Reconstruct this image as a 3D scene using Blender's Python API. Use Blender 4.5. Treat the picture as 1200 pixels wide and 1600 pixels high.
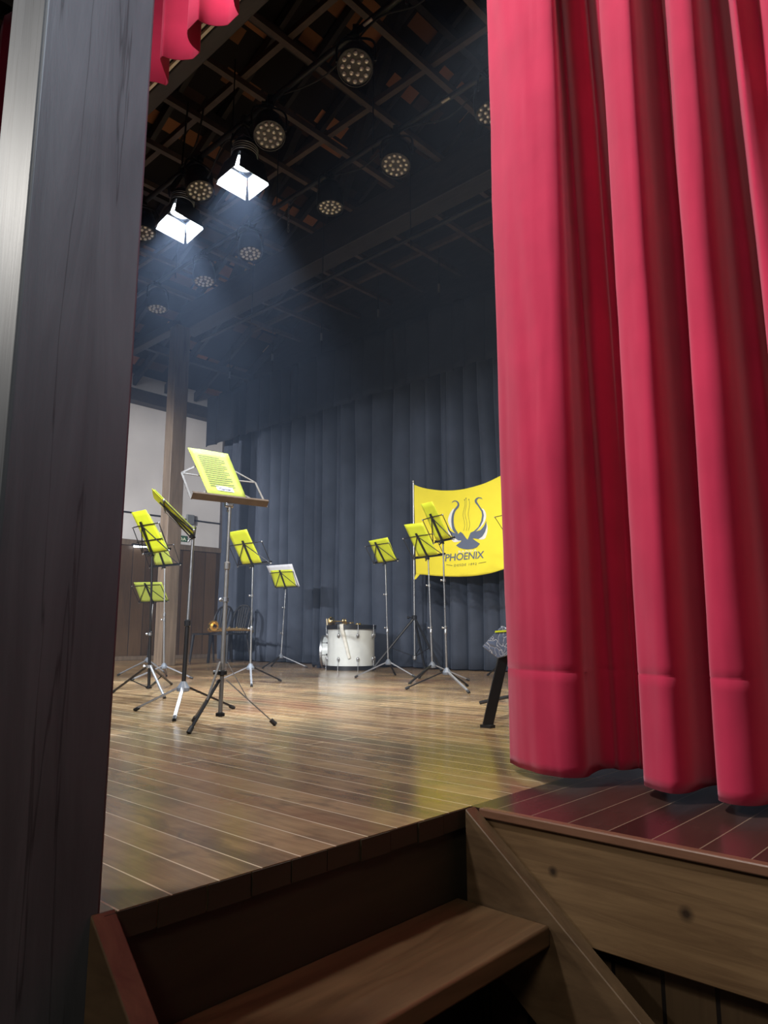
import bpy, bmesh, math, random
from mathutils import Vector, Matrix, noise
from mathutils.geometry import tessellate_polygon
random.seed(7)
PI = math.pi
for o in list(bpy.data.objects): bpy.data.objects.remove(o)
C = bpy.context.scene.collection
SC = bpy.context.scene

# ------------------------------------------------------------------ camera
CAM_H = 0.45                      # above the stage boards (z = 0 is the stage floor)
F_PX = 1116.82
YAW, PITCH, ROLL = math.radians(42.923), math.radians(9.59), math.radians(-0.066)
fw = Vector((-math.sin(YAW)*math.cos(PITCH), math.cos(YAW)*math.cos(PITCH), math.sin(PITCH)))
rt0 = Vector((math.cos(YAW), math.sin(YAW), 0)); up0 = rt0.cross(fw)
rt = math.cos(ROLL)*rt0 + math.sin(ROLL)*up0
up = -math.sin(ROLL)*rt0 + math.cos(ROLL)*up0
EYE = Vector((0, 0, CAM_H))
cd = bpy.data.cameras.new('camera'); cam = bpy.data.objects.new('camera', cd); C.objects.link(cam)
cd.sensor_fit = 'VERTICAL'; cd.sensor_height = 36.0; cd.lens = 36.0*F_PX/1600
cd.clip_start = 0.02
cam.matrix_world = Matrix(((rt.x, up.x, -fw.x, EYE.x), (rt.y, up.y, -fw.y, EYE.y), (rt.z, up.z, -fw.z, EYE.z), (0, 0, 0, 1)))
SC.camera = cam

# ------------------------------------------------------------------ world, lights, exposure
SC.view_settings.view_transform = 'Standard'; SC.view_settings.look = 'None'
SC.view_settings.gamma = 1; SC.view_settings.use_curve_mapping = False
SC.view_settings.exposure = 0.0
W = bpy.data.worlds.new('world'); SC.world = W; W.use_nodes = True
W.node_tree.nodes['Background'].inputs[0].default_value = (0.75, 0.82, 1.0, 1)
W.node_tree.nodes['Background'].inputs[1].default_value = 0.012

def area(name, loc, target, size, power, col, sizey=None, spread=PI):
    l = bpy.data.lights.new(name, 'AREA'); l.energy = power; l.color = col
    l.shape = 'RECTANGLE'; l.size = size; l.size_y = sizey or size; l.spread = spread
    o = bpy.data.objects.new(name, l); C.objects.link(o); o.location = loc
    o.rotation_euler = (Vector(target)-Vector(loc)).to_track_quat('-Z', 'Y').to_euler(); return o
def spot(name, loc, target, power, col, angle, blend=0.5, radius=0.06):
    l = bpy.data.lights.new(name, 'SPOT'); l.energy = power; l.color = col
    l.spot_size = math.radians(angle); l.spot_blend = blend; l.shadow_soft_size = radius
    o = bpy.data.objects.new(name, l); C.objects.link(o); o.location = loc
    o.rotation_euler = (Vector(target)-Vector(loc)).to_track_quat('-Z', 'Y').to_euler(); return o
# unseen hall lamps in front of the stage, with fills for pillar and steps
spot('hall_light_left', (-2.7, -0.6, 5.3), (-1.3, 2.0, 4.0), 1250, (1.0, 0.97, 0.96), 125, 1.0, 0.22)
spot('hall_spot_right', (2.4, -0.3, 3.9), (-1.19, 0.5, 2.35), 820, (0.78, 0.88, 1.0), 44, 1.0, 0.25)
area('steps_fill', (1.0, -2.6, 3.4), (-0.4, 1.6, -0.2), 1.0, 44, (1.0, 0.92, 0.80), 1.0)  # unseen area lamp, set to lift the steps and fascia
spot('pillar_fill', (-4.6, -2.0, 3.2), (-1.35, 0.4, 1.5), 420, (1.0, 0.96, 0.90), 34, 0.8, 0.2)  # unseen spot added to brighten the hall-facing side of the pillar
# front-of-house spots that wash the stage, and the lamps of the bars hidden by the curtain
spot('front_spot', (-4.6, -2.4, 3.1), (-9.4, 6.8, 0.5), 1150, (0.93, 0.96, 1.0), 38, 0.35)
spot('front_spot', (-3.2, -2.4, 3.1), (-7.0, 6.8, 0.6), 1000, (0.93, 0.96, 1.0), 38, 0.35)
spot('front_spot', (-1.9, -2.4, 3.1), (-4.6, 6.8, 0.6), 950, (0.93, 0.96, 1.0), 38, 0.35)
spot('bar_spot', (-1.7, 3.15, 4.2), (-5.2, 4.6, 0.0), 330, (1.0, 0.92, 0.80), 95, 0.8, 0.12)
spot('bar_spot', (-0.9, 4.1, 4.2), (-3.4, 4.8, 0.0), 420, (1.0, 0.90, 0.76), 95, 0.8, 0.12)
spot('front_spot', (-6.4, -2.4, 3.0), (-11.4, 6.0, 1.4), 4200, (0.98, 0.97, 0.97), 42, 0.6)  # unseen spot added to brighten the left wall and far post
spot('bar_spot', (-7.4, 3.1, 4.1), (-8.4, 4.6, 0.0), 200, (0.95, 0.97, 1.0), 80, 0.8, 0.12)

# ------------------------------------------------------------------ pixel helpers (photo pixel -> point on a real plane)
def ray(x, y): return (x-600)*rt-(y-800)*up+F_PX*fw
def onx(x, y, X): d = ray(x, y); return EYE+d*(X/d.x)
def ony(x, y, Y): d = ray(x, y); return EYE+d*(Y/d.y)
def onz(x, y, Z=0.0): d = ray(x, y); return EYE+d*((Z-CAM_H)/d.z)
def on_plane(x, y, P, n): d = ray(x, y); return EYE+d*((P-EYE).dot(n)/d.dot(n))

# ------------------------------------------------------------------ materials
def node_mat(name):
    m = bpy.data.materials.new(name); m.use_nodes = True
    nt = m.node_tree; return m, nt, nt.nodes['Principled BSDF']
def plain(name, col, rough=0.5, metal=0.0, spec=0.5, sheen=0.0, sheen_tint=None, emit=None, es=0, noise_amt=0.12, nscale=18, bump=0.0, coat=0.0, trans=0.0, alpha=1.0):
    m, nt, b = node_mat(name)
    b.inputs['Roughness'].default_value = rough; b.inputs['Metallic'].default_value = metal
    b.inputs['Specular IOR Level'].default_value = spec
    b.inputs['Coat Weight'].default_value = coat
    b.inputs['Transmission Weight'].default_value = trans
    b.inputs['Alpha'].default_value = alpha
    if sheen:
        b.inputs['Sheen Weight'].default_value = sheen; b.inputs['Sheen Roughness'].default_value = 0.5
        b.inputs['Sheen Tint'].default_value = (*(sheen_tint or col), 1)
    if emit: b.inputs['Emission Color'].default_value = (*emit, 1); b.inputs['Emission Strength'].default_value = es
    tc = nt.nodes.new('ShaderNodeTexCoord'); n = nt.nodes.new('ShaderNodeTexNoise'); n.inputs['Scale'].default_value = nscale
    n.inputs['Detail'].default_value = 5
    r = nt.nodes.new('ShaderNodeValToRGB')
    r.color_ramp.elements[0].position = 0.3; r.color_ramp.elements[1].position = 0.7
    lo = [c*(1-noise_amt) for c in col]; hi = [min(1, c*(1+noise_amt)) for c in col]
    r.color_ramp.elements[0].color = (*lo, 1); r.color_ramp.elements[1].color = (*hi, 1)
    nt.links.new(tc.outputs['Object'], n.inputs['Vector']); nt.links.new(n.outputs['Fac'], r.inputs['Fac'])
    nt.links.new(r.outputs['Color'], b.inputs['Base Color'])
    if bump:
        bp = nt.nodes.new('ShaderNodeBump'); bp.inputs['Strength'].default_value = bump; bp.inputs['Distance'].default_value = 0.01
        nt.links.new(n.outputs['Fac'], bp.inputs['Height']); nt.links.new(bp.outputs['Normal'], b.inputs['Normal'])
    return m
def wood(name, c0, c1, stretch=(1, 14, 14), scale=1.6, rough=0.45, bump=0.15, coat=0.0, knots=False, rvar=0.15, spec=0.5, cracks=None):
    m, nt, b = node_mat(name); L = nt.links.new
    tc = nt.nodes.new('ShaderNodeTexCoord'); mp = nt.nodes.new('ShaderNodeMapping'); mp.inputs['Scale'].default_value = stretch
    n = nt.nodes.new('ShaderNodeTexNoise'); n.inputs['Scale'].default_value = scale; n.inputs['Detail'].default_value = 9; n.inputs['Roughness'].default_value = 0.65; n.inputs['Distortion'].default_value = 0.6
    n2 = nt.nodes.new('ShaderNodeTexNoise'); n2.inputs['Scale'].default_value = 1.7; n2.inputs['Detail'].default_value = 3
    mx = nt.nodes.new('ShaderNodeMath'); mx.operation = 'MULTIPLY_ADD'; mx.inputs[1].default_value = 0.65
    m2 = nt.nodes.new('ShaderNodeMath'); m2.operation = 'MULTIPLY'; m2.inputs[1].default_value = 0.35
    r = nt.nodes.new('ShaderNodeValToRGB'); r.color_ramp.elements[0].position = 0.32; r.color_ramp.elements[1].position = 0.68
    r.color_ramp.elements[0].color = (*c0, 1); r.color_ramp.elements[1].color = (*c1, 1)
    L(tc.outputs['Object'], mp.inputs['Vector']); L(mp.outputs['Vector'], n.inputs['Vector']); L(tc.outputs['Object'], n2.inputs['Vector'])
    L(n2.outputs['Fac'], m2.inputs[0]); L(n.outputs['Fac'], mx.inputs[0]); L(m2.outputs[0], mx.inputs[2]); L(mx.outputs[0], r.inputs['Fac'])
    last = r.outputs['Color']
    if cracks:
        mp3 = nt.nodes.new('ShaderNodeMapping'); mp3.inputs['Scale'].default_value = cracks
        n3 = nt.nodes.new('ShaderNodeTexNoise'); n3.inputs['Scale'].default_value = 2.0; n3.inputs['Detail'].default_value = 4
        r3 = nt.nodes.new('ShaderNodeValToRGB'); r3.color_ramp.elements[0].position = 0.485; r3.color_ramp.elements[0].color = (1, 1, 1, 1)
        r3.color_ramp.elements[1].position = 0.5; r3.color_ramp.elements[1].color = (0.35, 0.35, 0.35, 1)
        e = r3.color_ramp.elements.new(0.515); e.color = (1, 1, 1, 1)
        mm = nt.nodes.new('ShaderNodeMix'); mm.data_type = 'RGBA'; mm.blend_type = 'MULTIPLY'; mm.inputs['Factor'].default_value = 0.8
        L(tc.outputs['Object'], mp3.inputs['Vector']); L(mp3.outputs['Vector'], n3.inputs['Vector']); L(n3.outputs['Fac'], r3.inputs['Fac'])
        L(last, mm.inputs['A']); L(r3.outputs['Color'], mm.inputs['B']); last = mm.outputs['Result']
    L(last, b.inputs['Base Color'])
    rr = nt.nodes.new('ShaderNodeMapRange'); rr.inputs['To Min'].default_value = rough-rvar; rr.inputs['To Max'].default_value = rough+rvar
    L(n2.outputs['Fac'], rr.inputs['Value']); L(rr.outputs['Result'], b.inputs['Roughness'])
    b.inputs['Coat Weight'].default_value = coat; b.inputs['Coat Roughness'].default_value = 0.25
    b.inputs['Specular IOR Level'].default_value = spec
    bp = nt.nodes.new('ShaderNodeBump'); bp.inputs['Strength'].default_value = bump; bp.inputs['Distance'].default_value = 0.004
    L(n.outputs['Fac'], bp.inputs['Height']); L(bp.outputs['Normal'], b.inputs['Normal'])
    return m
def planks(name, along, width, length, ca, cb, seam, seam_w, rough, rough_var, bumpy=0.1, offset=0.0, stain=0.5, vert=False, tint=None, wear=False):
    """boards running along 'x', 'y' or up a wall ('z' on a wall parallel to Y: 'zy', parallel to X: 'zx')"""
    m, nt, b = node_mat(name); L = nt.links.new
    tc = nt.nodes.new('ShaderNodeTexCoord'); sep = nt.nodes.new('ShaderNodeSeparateXYZ'); cmb = nt.nodes.new('ShaderNodeCombineXYZ')
    L(tc.outputs['Object'], sep.inputs[0])
    src = {'x': ('X', 'Y'), 'y': ('Y', 'X'), 'zy': ('Z', 'Y'), 'zx': ('Z', 'X')}[along]
    L(sep.outputs[src[0]], cmb.inputs['X'])
    ad = nt.nodes.new('ShaderNodeMath'); ad.operation = 'ADD'; ad.inputs[1].default_value = offset
    L(sep.outputs[src[1]], ad.inputs[0]); L(ad.outputs[0], cmb.inputs['Y'])
    br = nt.nodes.new('ShaderNodeTexBrick'); br.offset = 0.37; br.offset_frequency = 2; br.squash = 1.0
    br.inputs['Scale'].default_value = 1.0; br.inputs['Brick Width'].default_value = length; br.inputs['Row Height'].default_value = width
    br.inputs['Mortar Size'].default_value = seam_w; br.inputs['Mortar Smooth'].default_value = 0.2; br.inputs['Bias'].default_value = 0.0
    br.inputs['Color1'].default_value = (0, 0, 0, 1); br.inputs['Color2'].default_value = (1, 1, 1, 1); br.inputs['Mortar'].default_value = (0.5, 0.5, 0.5, 1)
    L(cmb.outputs[0], br.inputs['Vector'])
    # grain
    mp = nt.nodes.new('ShaderNodeMapping'); mp.inputs['Scale'].default_value = (1.2, 16, 1)
    L(cmb.outputs[0], mp.inputs['Vector'])
    n = nt.nodes.new('ShaderNodeTexNoise'); n.inputs['Scale'].default_value = 3.0; n.inputs['Detail'].default_value = 8; n.inputs['Roughness'].default_value = 0.6; n.inputs['Distortion'].default_value = 0.9
    L(mp.outputs[0], n.inputs['Vector'])
    n2 = nt.nodes.new('ShaderNodeTexNoise'); n2.inputs['Scale'].default_value = 1.3; n2.inputs['Detail'].default_value = 5
    L(cmb.outputs[0], n2.inputs['Vector'])
    def math_(op, a, bb, c=None):
        q = nt.nodes.new('ShaderNodeMath'); q.operation = op
        for i, v in enumerate((a, bb, c)):
            if v is None: continue
            if isinstance(v, (int, float)): q.inputs[i].default_value = v
            else: L(v, q.inputs[i])
        return q.outputs[0]
    v = math_('MULTIPLY', br.outputs['Color'], 0.18 if wear else 0.38)
    if wear:
        n5 = nt.nodes.new('ShaderNodeTexNoise'); n5.inputs['Scale'].default_value = 5.5; n5.inputs['Detail'].default_value = 7; n5.inputs['Distortion'].default_value = 1.6
        L(cmb.outputs[0], n5.inputs['Vector']); v = math_('MULTIPLY_ADD', n5.outputs['Fac'], 0.30, v)
        v = math_('SUBTRACT', v, 0.12)
    v = math_('MULTIPLY_ADD', n.outputs['Fac'], 0.42, v)
    v = math_('MULTIPLY_ADD', n2.outputs['Fac'], stain, v)
    r = nt.nodes.new('ShaderNodeValToRGB'); r.color_ramp.elements[0].position = 0.32; r.color_ramp.elements[1].position = 0.85
    r.color_ramp.elements[0].color = (*ca, 1); r.color_ramp.elements[1].color = (*cb, 1)
    if tint: e = r.color_ramp.elements.new(0.56); e.color = (*tint, 1)
    L(v, r.inputs['Fac'])
    colr = r.outputs['Color']
    if wear:
        for sc_, seed_, lo_, hi_, cc_, am_ in ((1.1, 3.0, 0.52, 0.68, (0.27, 0.105, 0.055), 0.55), (1.7, 9.0, 0.53, 0.66, (0.13, 0.115, 0.065), 0.6), (7.0, 5.0, 0.56, 0.66, (0.10, 0.07, 0.045), 0.5)):
            m4 = nt.nodes.new('ShaderNodeMapping'); m4.inputs['Location'].default_value = (seed_, seed_*2, 0); m4.inputs['Scale'].default_value = (0.6, 1.5, 1); L(cmb.outputs[0], m4.inputs['Vector'])
            n6 = nt.nodes.new('ShaderNodeTexNoise'); n6.inputs['Scale'].default_value = sc_; n6.inputs['Detail'].default_value = 5; n6.inputs['Distortion'].default_value = 0.8; L(m4.outputs[0], n6.inputs['Vector'])
            mr6 = nt.nodes.new('ShaderNodeMapRange'); mr6.inputs['From Min'].default_value = lo_; mr6.inputs['From Max'].default_value = hi_; mr6.inputs['To Max'].default_value = am_; L(n6.outputs['Fac'], mr6.inputs['Value'])
            m7 = nt.nodes.new('ShaderNodeMix'); m7.data_type = 'RGBA'; L(mr6.outputs['Result'], m7.inputs['Factor']); L(colr, m7.inputs['A']); m7.inputs['B'].default_value = (*cc_, 1); colr = m7.outputs['Result']
    mx = nt.nodes.new('ShaderNodeMix'); mx.data_type = 'RGBA'
    L(br.outputs['Fac'], mx.inputs['Factor']); L(colr, mx.inputs['A']); mx.inputs['B'].default_value = (*seam, 1)
    L(mx.outputs['Result'], b.inputs['Base Color'])
    rr = nt.nodes.new('ShaderNodeMapRange'); rr.inputs['From Min'].default_value = 0.3; rr.inputs['From Max'].default_value = 0.7
    rr.inputs['To Min'].default_value = rough-rough_var; rr.inputs['To Max'].default_value = rough+rough_var
    L(n2.outputs['Fac'], rr.inputs['Value']); L(rr.outputs['Result'], b.inputs['Roughness'])
    h = math_('MULTIPLY_ADD', br.outputs['Fac'], -1.0, math_('MULTIPLY', n.outputs['Fac'], 0.25))
    bp = nt.nodes.new('ShaderNodeBump'); bp.inputs['Strength'].default_value = bumpy; bp.inputs['Distance'].default_value = 0.004
    L(h, bp.inputs['Height']); L(bp.outputs['Normal'], b.inputs['Normal'])
    return m

M = {}
M['floor'] = planks('worn stage boards', 'x', 0.098, 2.3, (0.085, 0.052, 0.026), (0.47, 0.315, 0.16), (0.80, 0.68, 0.48), 0.0021, 0.21, 0.07, 0.22, 0.055, 0.62, tint=(0.235, 0.145, 0.07), wear=True)  # pale seam colour stands in for board gaps catching light
M['apron'] = planks('dark red apron boards', 'y', 0.102, 6.0, (0.022, 0.012, 0.010), (0.070, 0.036, 0.028), (0.26, 0.19, 0.13), 0.0016, 0.27, 0.08, 0.2, 0.096, 0.35)
M['fascia'] = wood('fascia wood', (0.085, 0.046, 0.022), (0.25, 0.155, 0.075), (1.6, 1, 26), 1.6, 0.42, 0.15)
def knots(m, pts):
    nt = m.node_tree; L = nt.links.new; b = nt.nodes['Principled BSDF']; src = b.inputs['Base Color'].links[0].from_socket
    tc = nt.nodes.new('ShaderNodeTexCoord')
    for (x, y, z), r in pts:
        mp = nt.nodes.new('ShaderNodeVectorMath'); mp.operation = 'DISTANCE'; mp.inputs[1].default_value = (x, y, z); L(tc.outputs['Object'], mp.inputs[0])
        mr = nt.nodes.new('ShaderNodeMapRange'); mr.inputs['From Min'].default_value = r*0.25; mr.inputs['From Max'].default_value = r; mr.inputs['To Min'].default_value = 0.92; mr.inputs['To Max'].default_value = 0.0
        L(mp.outputs['Value'], mr.inputs['Value'])
        mx = nt.nodes.new('ShaderNodeMix'); mx.data_type = 'RGBA'; L(mr.outputs['Result'], mx.inputs['Factor']); L(src, mx.inputs['A']); mx.inputs['B'].default_value = (0.02, 0.012, 0.008, 1); src = mx.outputs['Result']
    L(src, b.inputs['Base Color'])
knots(M['fascia'], [(tuple(ony(864, 1362, 1.611)), 0.016), (tuple(ony(1072, 1428, 1.611)), 0.020)])
M['nosing'] = wood('red brown nosing wood', (0.12, 0.055, 0.032), (0.25, 0.125, 0.075), (2, 10, 10), 2.0, 0.35)
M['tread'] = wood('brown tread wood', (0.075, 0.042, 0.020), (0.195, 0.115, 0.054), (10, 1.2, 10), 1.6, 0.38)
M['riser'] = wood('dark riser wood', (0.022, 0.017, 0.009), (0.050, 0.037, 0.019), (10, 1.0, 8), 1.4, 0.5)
M['stringer'] = wood('stringer wood', (0.075, 0.045, 0.024), (0.19, 0.12, 0.062), (3, 10, 9), 1.8, 0.42)
M['pillar'] = wood('old dark pillar wood', (0.055, 0.060, 0.068), (0.145, 0.152, 0.165), (9, 9, 0.7), 1.3, 0.42, 0.3, spec=0.5, cracks=(9, 9, 0.35))
M['post'] = wood('brown post wood', (0.065, 0.048, 0.034), (0.19, 0.14, 0.10), (14, 14, 1.0), 1.3, 0.5, 0.3)
M['roofwood'] = wood('roof timber', (0.045, 0.030, 0.026), (0.11, 0.075, 0.062), (3, 3, 3), 2.0, 0.65, 0.2)
M['darkbeam'] = wood('dark tie beam', (0.022, 0.019, 0.020), (0.05, 0.042, 0.042), (2, 10, 10), 1.6, 0.6, 0.2)
M['plaster'] = plain('white plaster', (0.62, 0.60, 0.60), 0.85, nscale=1.3, noise_amt=0.10)
M['wainscot'] = planks('dark plank wainscot', 'zy', 0.24, 9.0, (0.026, 0.015, 0.008), (0.125, 0.072, 0.036), (0.012, 0.008, 0.006), 0.006, 0.45, 0.08, 0.4, 0.0, 0.35)
M['skirting'] = planks('dark plank skirting', 'zx', 0.115, 9.0, (0.045, 0.026, 0.012), (0.115, 0.070, 0.034), (0.008, 0.005, 0.004), 0.005, 0.5, 0.08, 0.5, 0.03, 0.3)
M['red'] = plain('red velvet', (0.50, 0.026, 0.075), 0.9, spec=0.12, sheen=0.55, sheen_tint=(1.0, 0.5, 0.6), noise_amt=0.10, nscale=5, bump=0.05)
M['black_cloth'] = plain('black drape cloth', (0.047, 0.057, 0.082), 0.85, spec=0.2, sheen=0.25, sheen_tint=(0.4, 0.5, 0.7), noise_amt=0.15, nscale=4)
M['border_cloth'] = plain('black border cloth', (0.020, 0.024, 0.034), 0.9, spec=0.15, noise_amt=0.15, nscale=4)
M['black_metal'] = plain('black painted metal', (0.018, 0.018, 0.020), 0.4, 0.3)
M['bar_metal'] = plain('dark pipe', (0.035, 0.035, 0.038), 0.38, 0.6)
M['chrome'] = plain('nickel tube', (0.42, 0.43, 0.45), 0.36, 0.9, noise_amt=0.05)
M['chrome_dull'] = plain('worn nickel', (0.24, 0.23, 0.22), 0.45, 0.6, noise_amt=0.12)
M['satin'] = plain('satin steel leg', (0.28, 0.29, 0.32), 0.45, 0.3)
M['ledge'] = plain('dull brown steel', (0.17, 0.125, 0.09), 0.45, 0.4)
M['plastic_grey'] = plain('grey plastic hub', (0.15, 0.17, 0.205), 0.4)
M['plastic_black'] = plain('black plastic', (0.02, 0.021, 0.024), 0.25, spec=0.6)
M['rubber'] = plain('black rubber', (0.015, 0.015, 0.016), 0.7)
M['yellow_paper'] = plain('yellow sheet paper', (0.72, 0.80, 0.03), 0.6, noise_amt=0.03)
M['pale_paper'] = plain('pale yellow paper', (0.52, 0.62, 0.10), 0.6, noise_amt=0.05, nscale=9)
M['white_paper'] = plain('white sheet paper', (0.82, 0.84, 0.92), 0.6, noise_amt=0.03)
M['ink'] = plain('grey print', (0.16, 0.20, 0.06), 0.7)
M['ink_dark'] = plain('dark print', (0.06, 0.06, 0.12), 0.7)
M['flag_yellow'] = plain('yellow flag cloth', (0.93, 0.80, 0.04), 0.75, sheen=0.1, noise_amt=0.03, nscale=6)
M['flag_grey'] = plain('blue grey print', (0.115, 0.145, 0.22), 0.7, noise_amt=0.04)
M['flag_white'] = plain('white print', (0.86, 0.86, 0.84), 0.7, noise_amt=0.03)
M['flag_line'] = plain('olive print line', (0.22, 0.21, 0.06), 0.7)
M['drum_shell'] = plain('white drum shell', (0.68, 0.71, 0.70), 0.28, noise_amt=0.03, coat=0.4)
M['drum_head'] = plain('dark drum skin', (0.05, 0.05, 0.055), 0.4)
M['brass'] = plain('lacquered brass', (0.82, 0.62, 0.28), 0.2, 1.0, noise_amt=0.06)
M['strap'] = plain('white webbing', (0.75, 0.74, 0.68), 0.7)
M['stick'] = plain('pale drumstick wood', (0.75, 0.63, 0.42), 0.5)
M['lens'] = plain('clear led lens', (0.85, 0.82, 0.76), 0.12, 0.35, spec=1.0, noise_amt=0.02)
M['face'] = plain('grey lamp face', (0.07, 0.066, 0.064), 0.5, 0.2)
M['door_inner'] = plain('silver door lining', (0.85, 0.87, 0.9), 0.5, 0.1, noise_amt=0.02)
M['lamp_on'] = plain('lit lamp lens', (1, 1, 1), 0.4, emit=(0.86, 0.93, 1.0), es=140)
M['tube_on'] = plain('lit tube', (1, 1, 1), 0.4, emit=(0.9, 0.95, 1.0), es=6)
M['cream'] = plain('cream rail', (0.75, 0.70, 0.58), 0.45)
M['tag_white'] = plain('pale tape', (0.8, 0.76, 0.68), 0.6)
M['sign_green'] = plain('green sign face', (0.03, 0.10, 0.05), 0.4)
M['sign_white'] = plain('photoluminescent white', (0.75, 0.85, 0.62), 0.5)
M['conduit'] = plain('black conduit', (0.015, 0.015, 0.017), 0.5)
M['box_grey'] = plain('grey switch box', (0.16, 0.17, 0.18), 0.5)

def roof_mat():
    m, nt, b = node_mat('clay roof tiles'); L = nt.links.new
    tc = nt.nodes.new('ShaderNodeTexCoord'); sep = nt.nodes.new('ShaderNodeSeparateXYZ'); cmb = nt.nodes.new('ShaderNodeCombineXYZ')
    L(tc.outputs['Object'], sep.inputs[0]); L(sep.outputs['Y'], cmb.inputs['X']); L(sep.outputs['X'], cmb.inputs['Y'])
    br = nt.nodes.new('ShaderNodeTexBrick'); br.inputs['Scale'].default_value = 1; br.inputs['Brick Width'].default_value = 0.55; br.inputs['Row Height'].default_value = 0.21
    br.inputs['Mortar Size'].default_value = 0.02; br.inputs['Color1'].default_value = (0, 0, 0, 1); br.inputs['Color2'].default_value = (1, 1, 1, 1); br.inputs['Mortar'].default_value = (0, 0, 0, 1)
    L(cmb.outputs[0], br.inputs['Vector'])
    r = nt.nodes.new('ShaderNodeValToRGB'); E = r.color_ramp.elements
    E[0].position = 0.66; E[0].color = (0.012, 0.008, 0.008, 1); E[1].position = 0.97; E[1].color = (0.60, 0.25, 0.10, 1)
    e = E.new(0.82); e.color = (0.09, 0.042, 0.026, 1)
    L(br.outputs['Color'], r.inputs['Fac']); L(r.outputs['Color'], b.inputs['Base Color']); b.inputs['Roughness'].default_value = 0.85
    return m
M['tiles'] = roof_mat()

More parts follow.
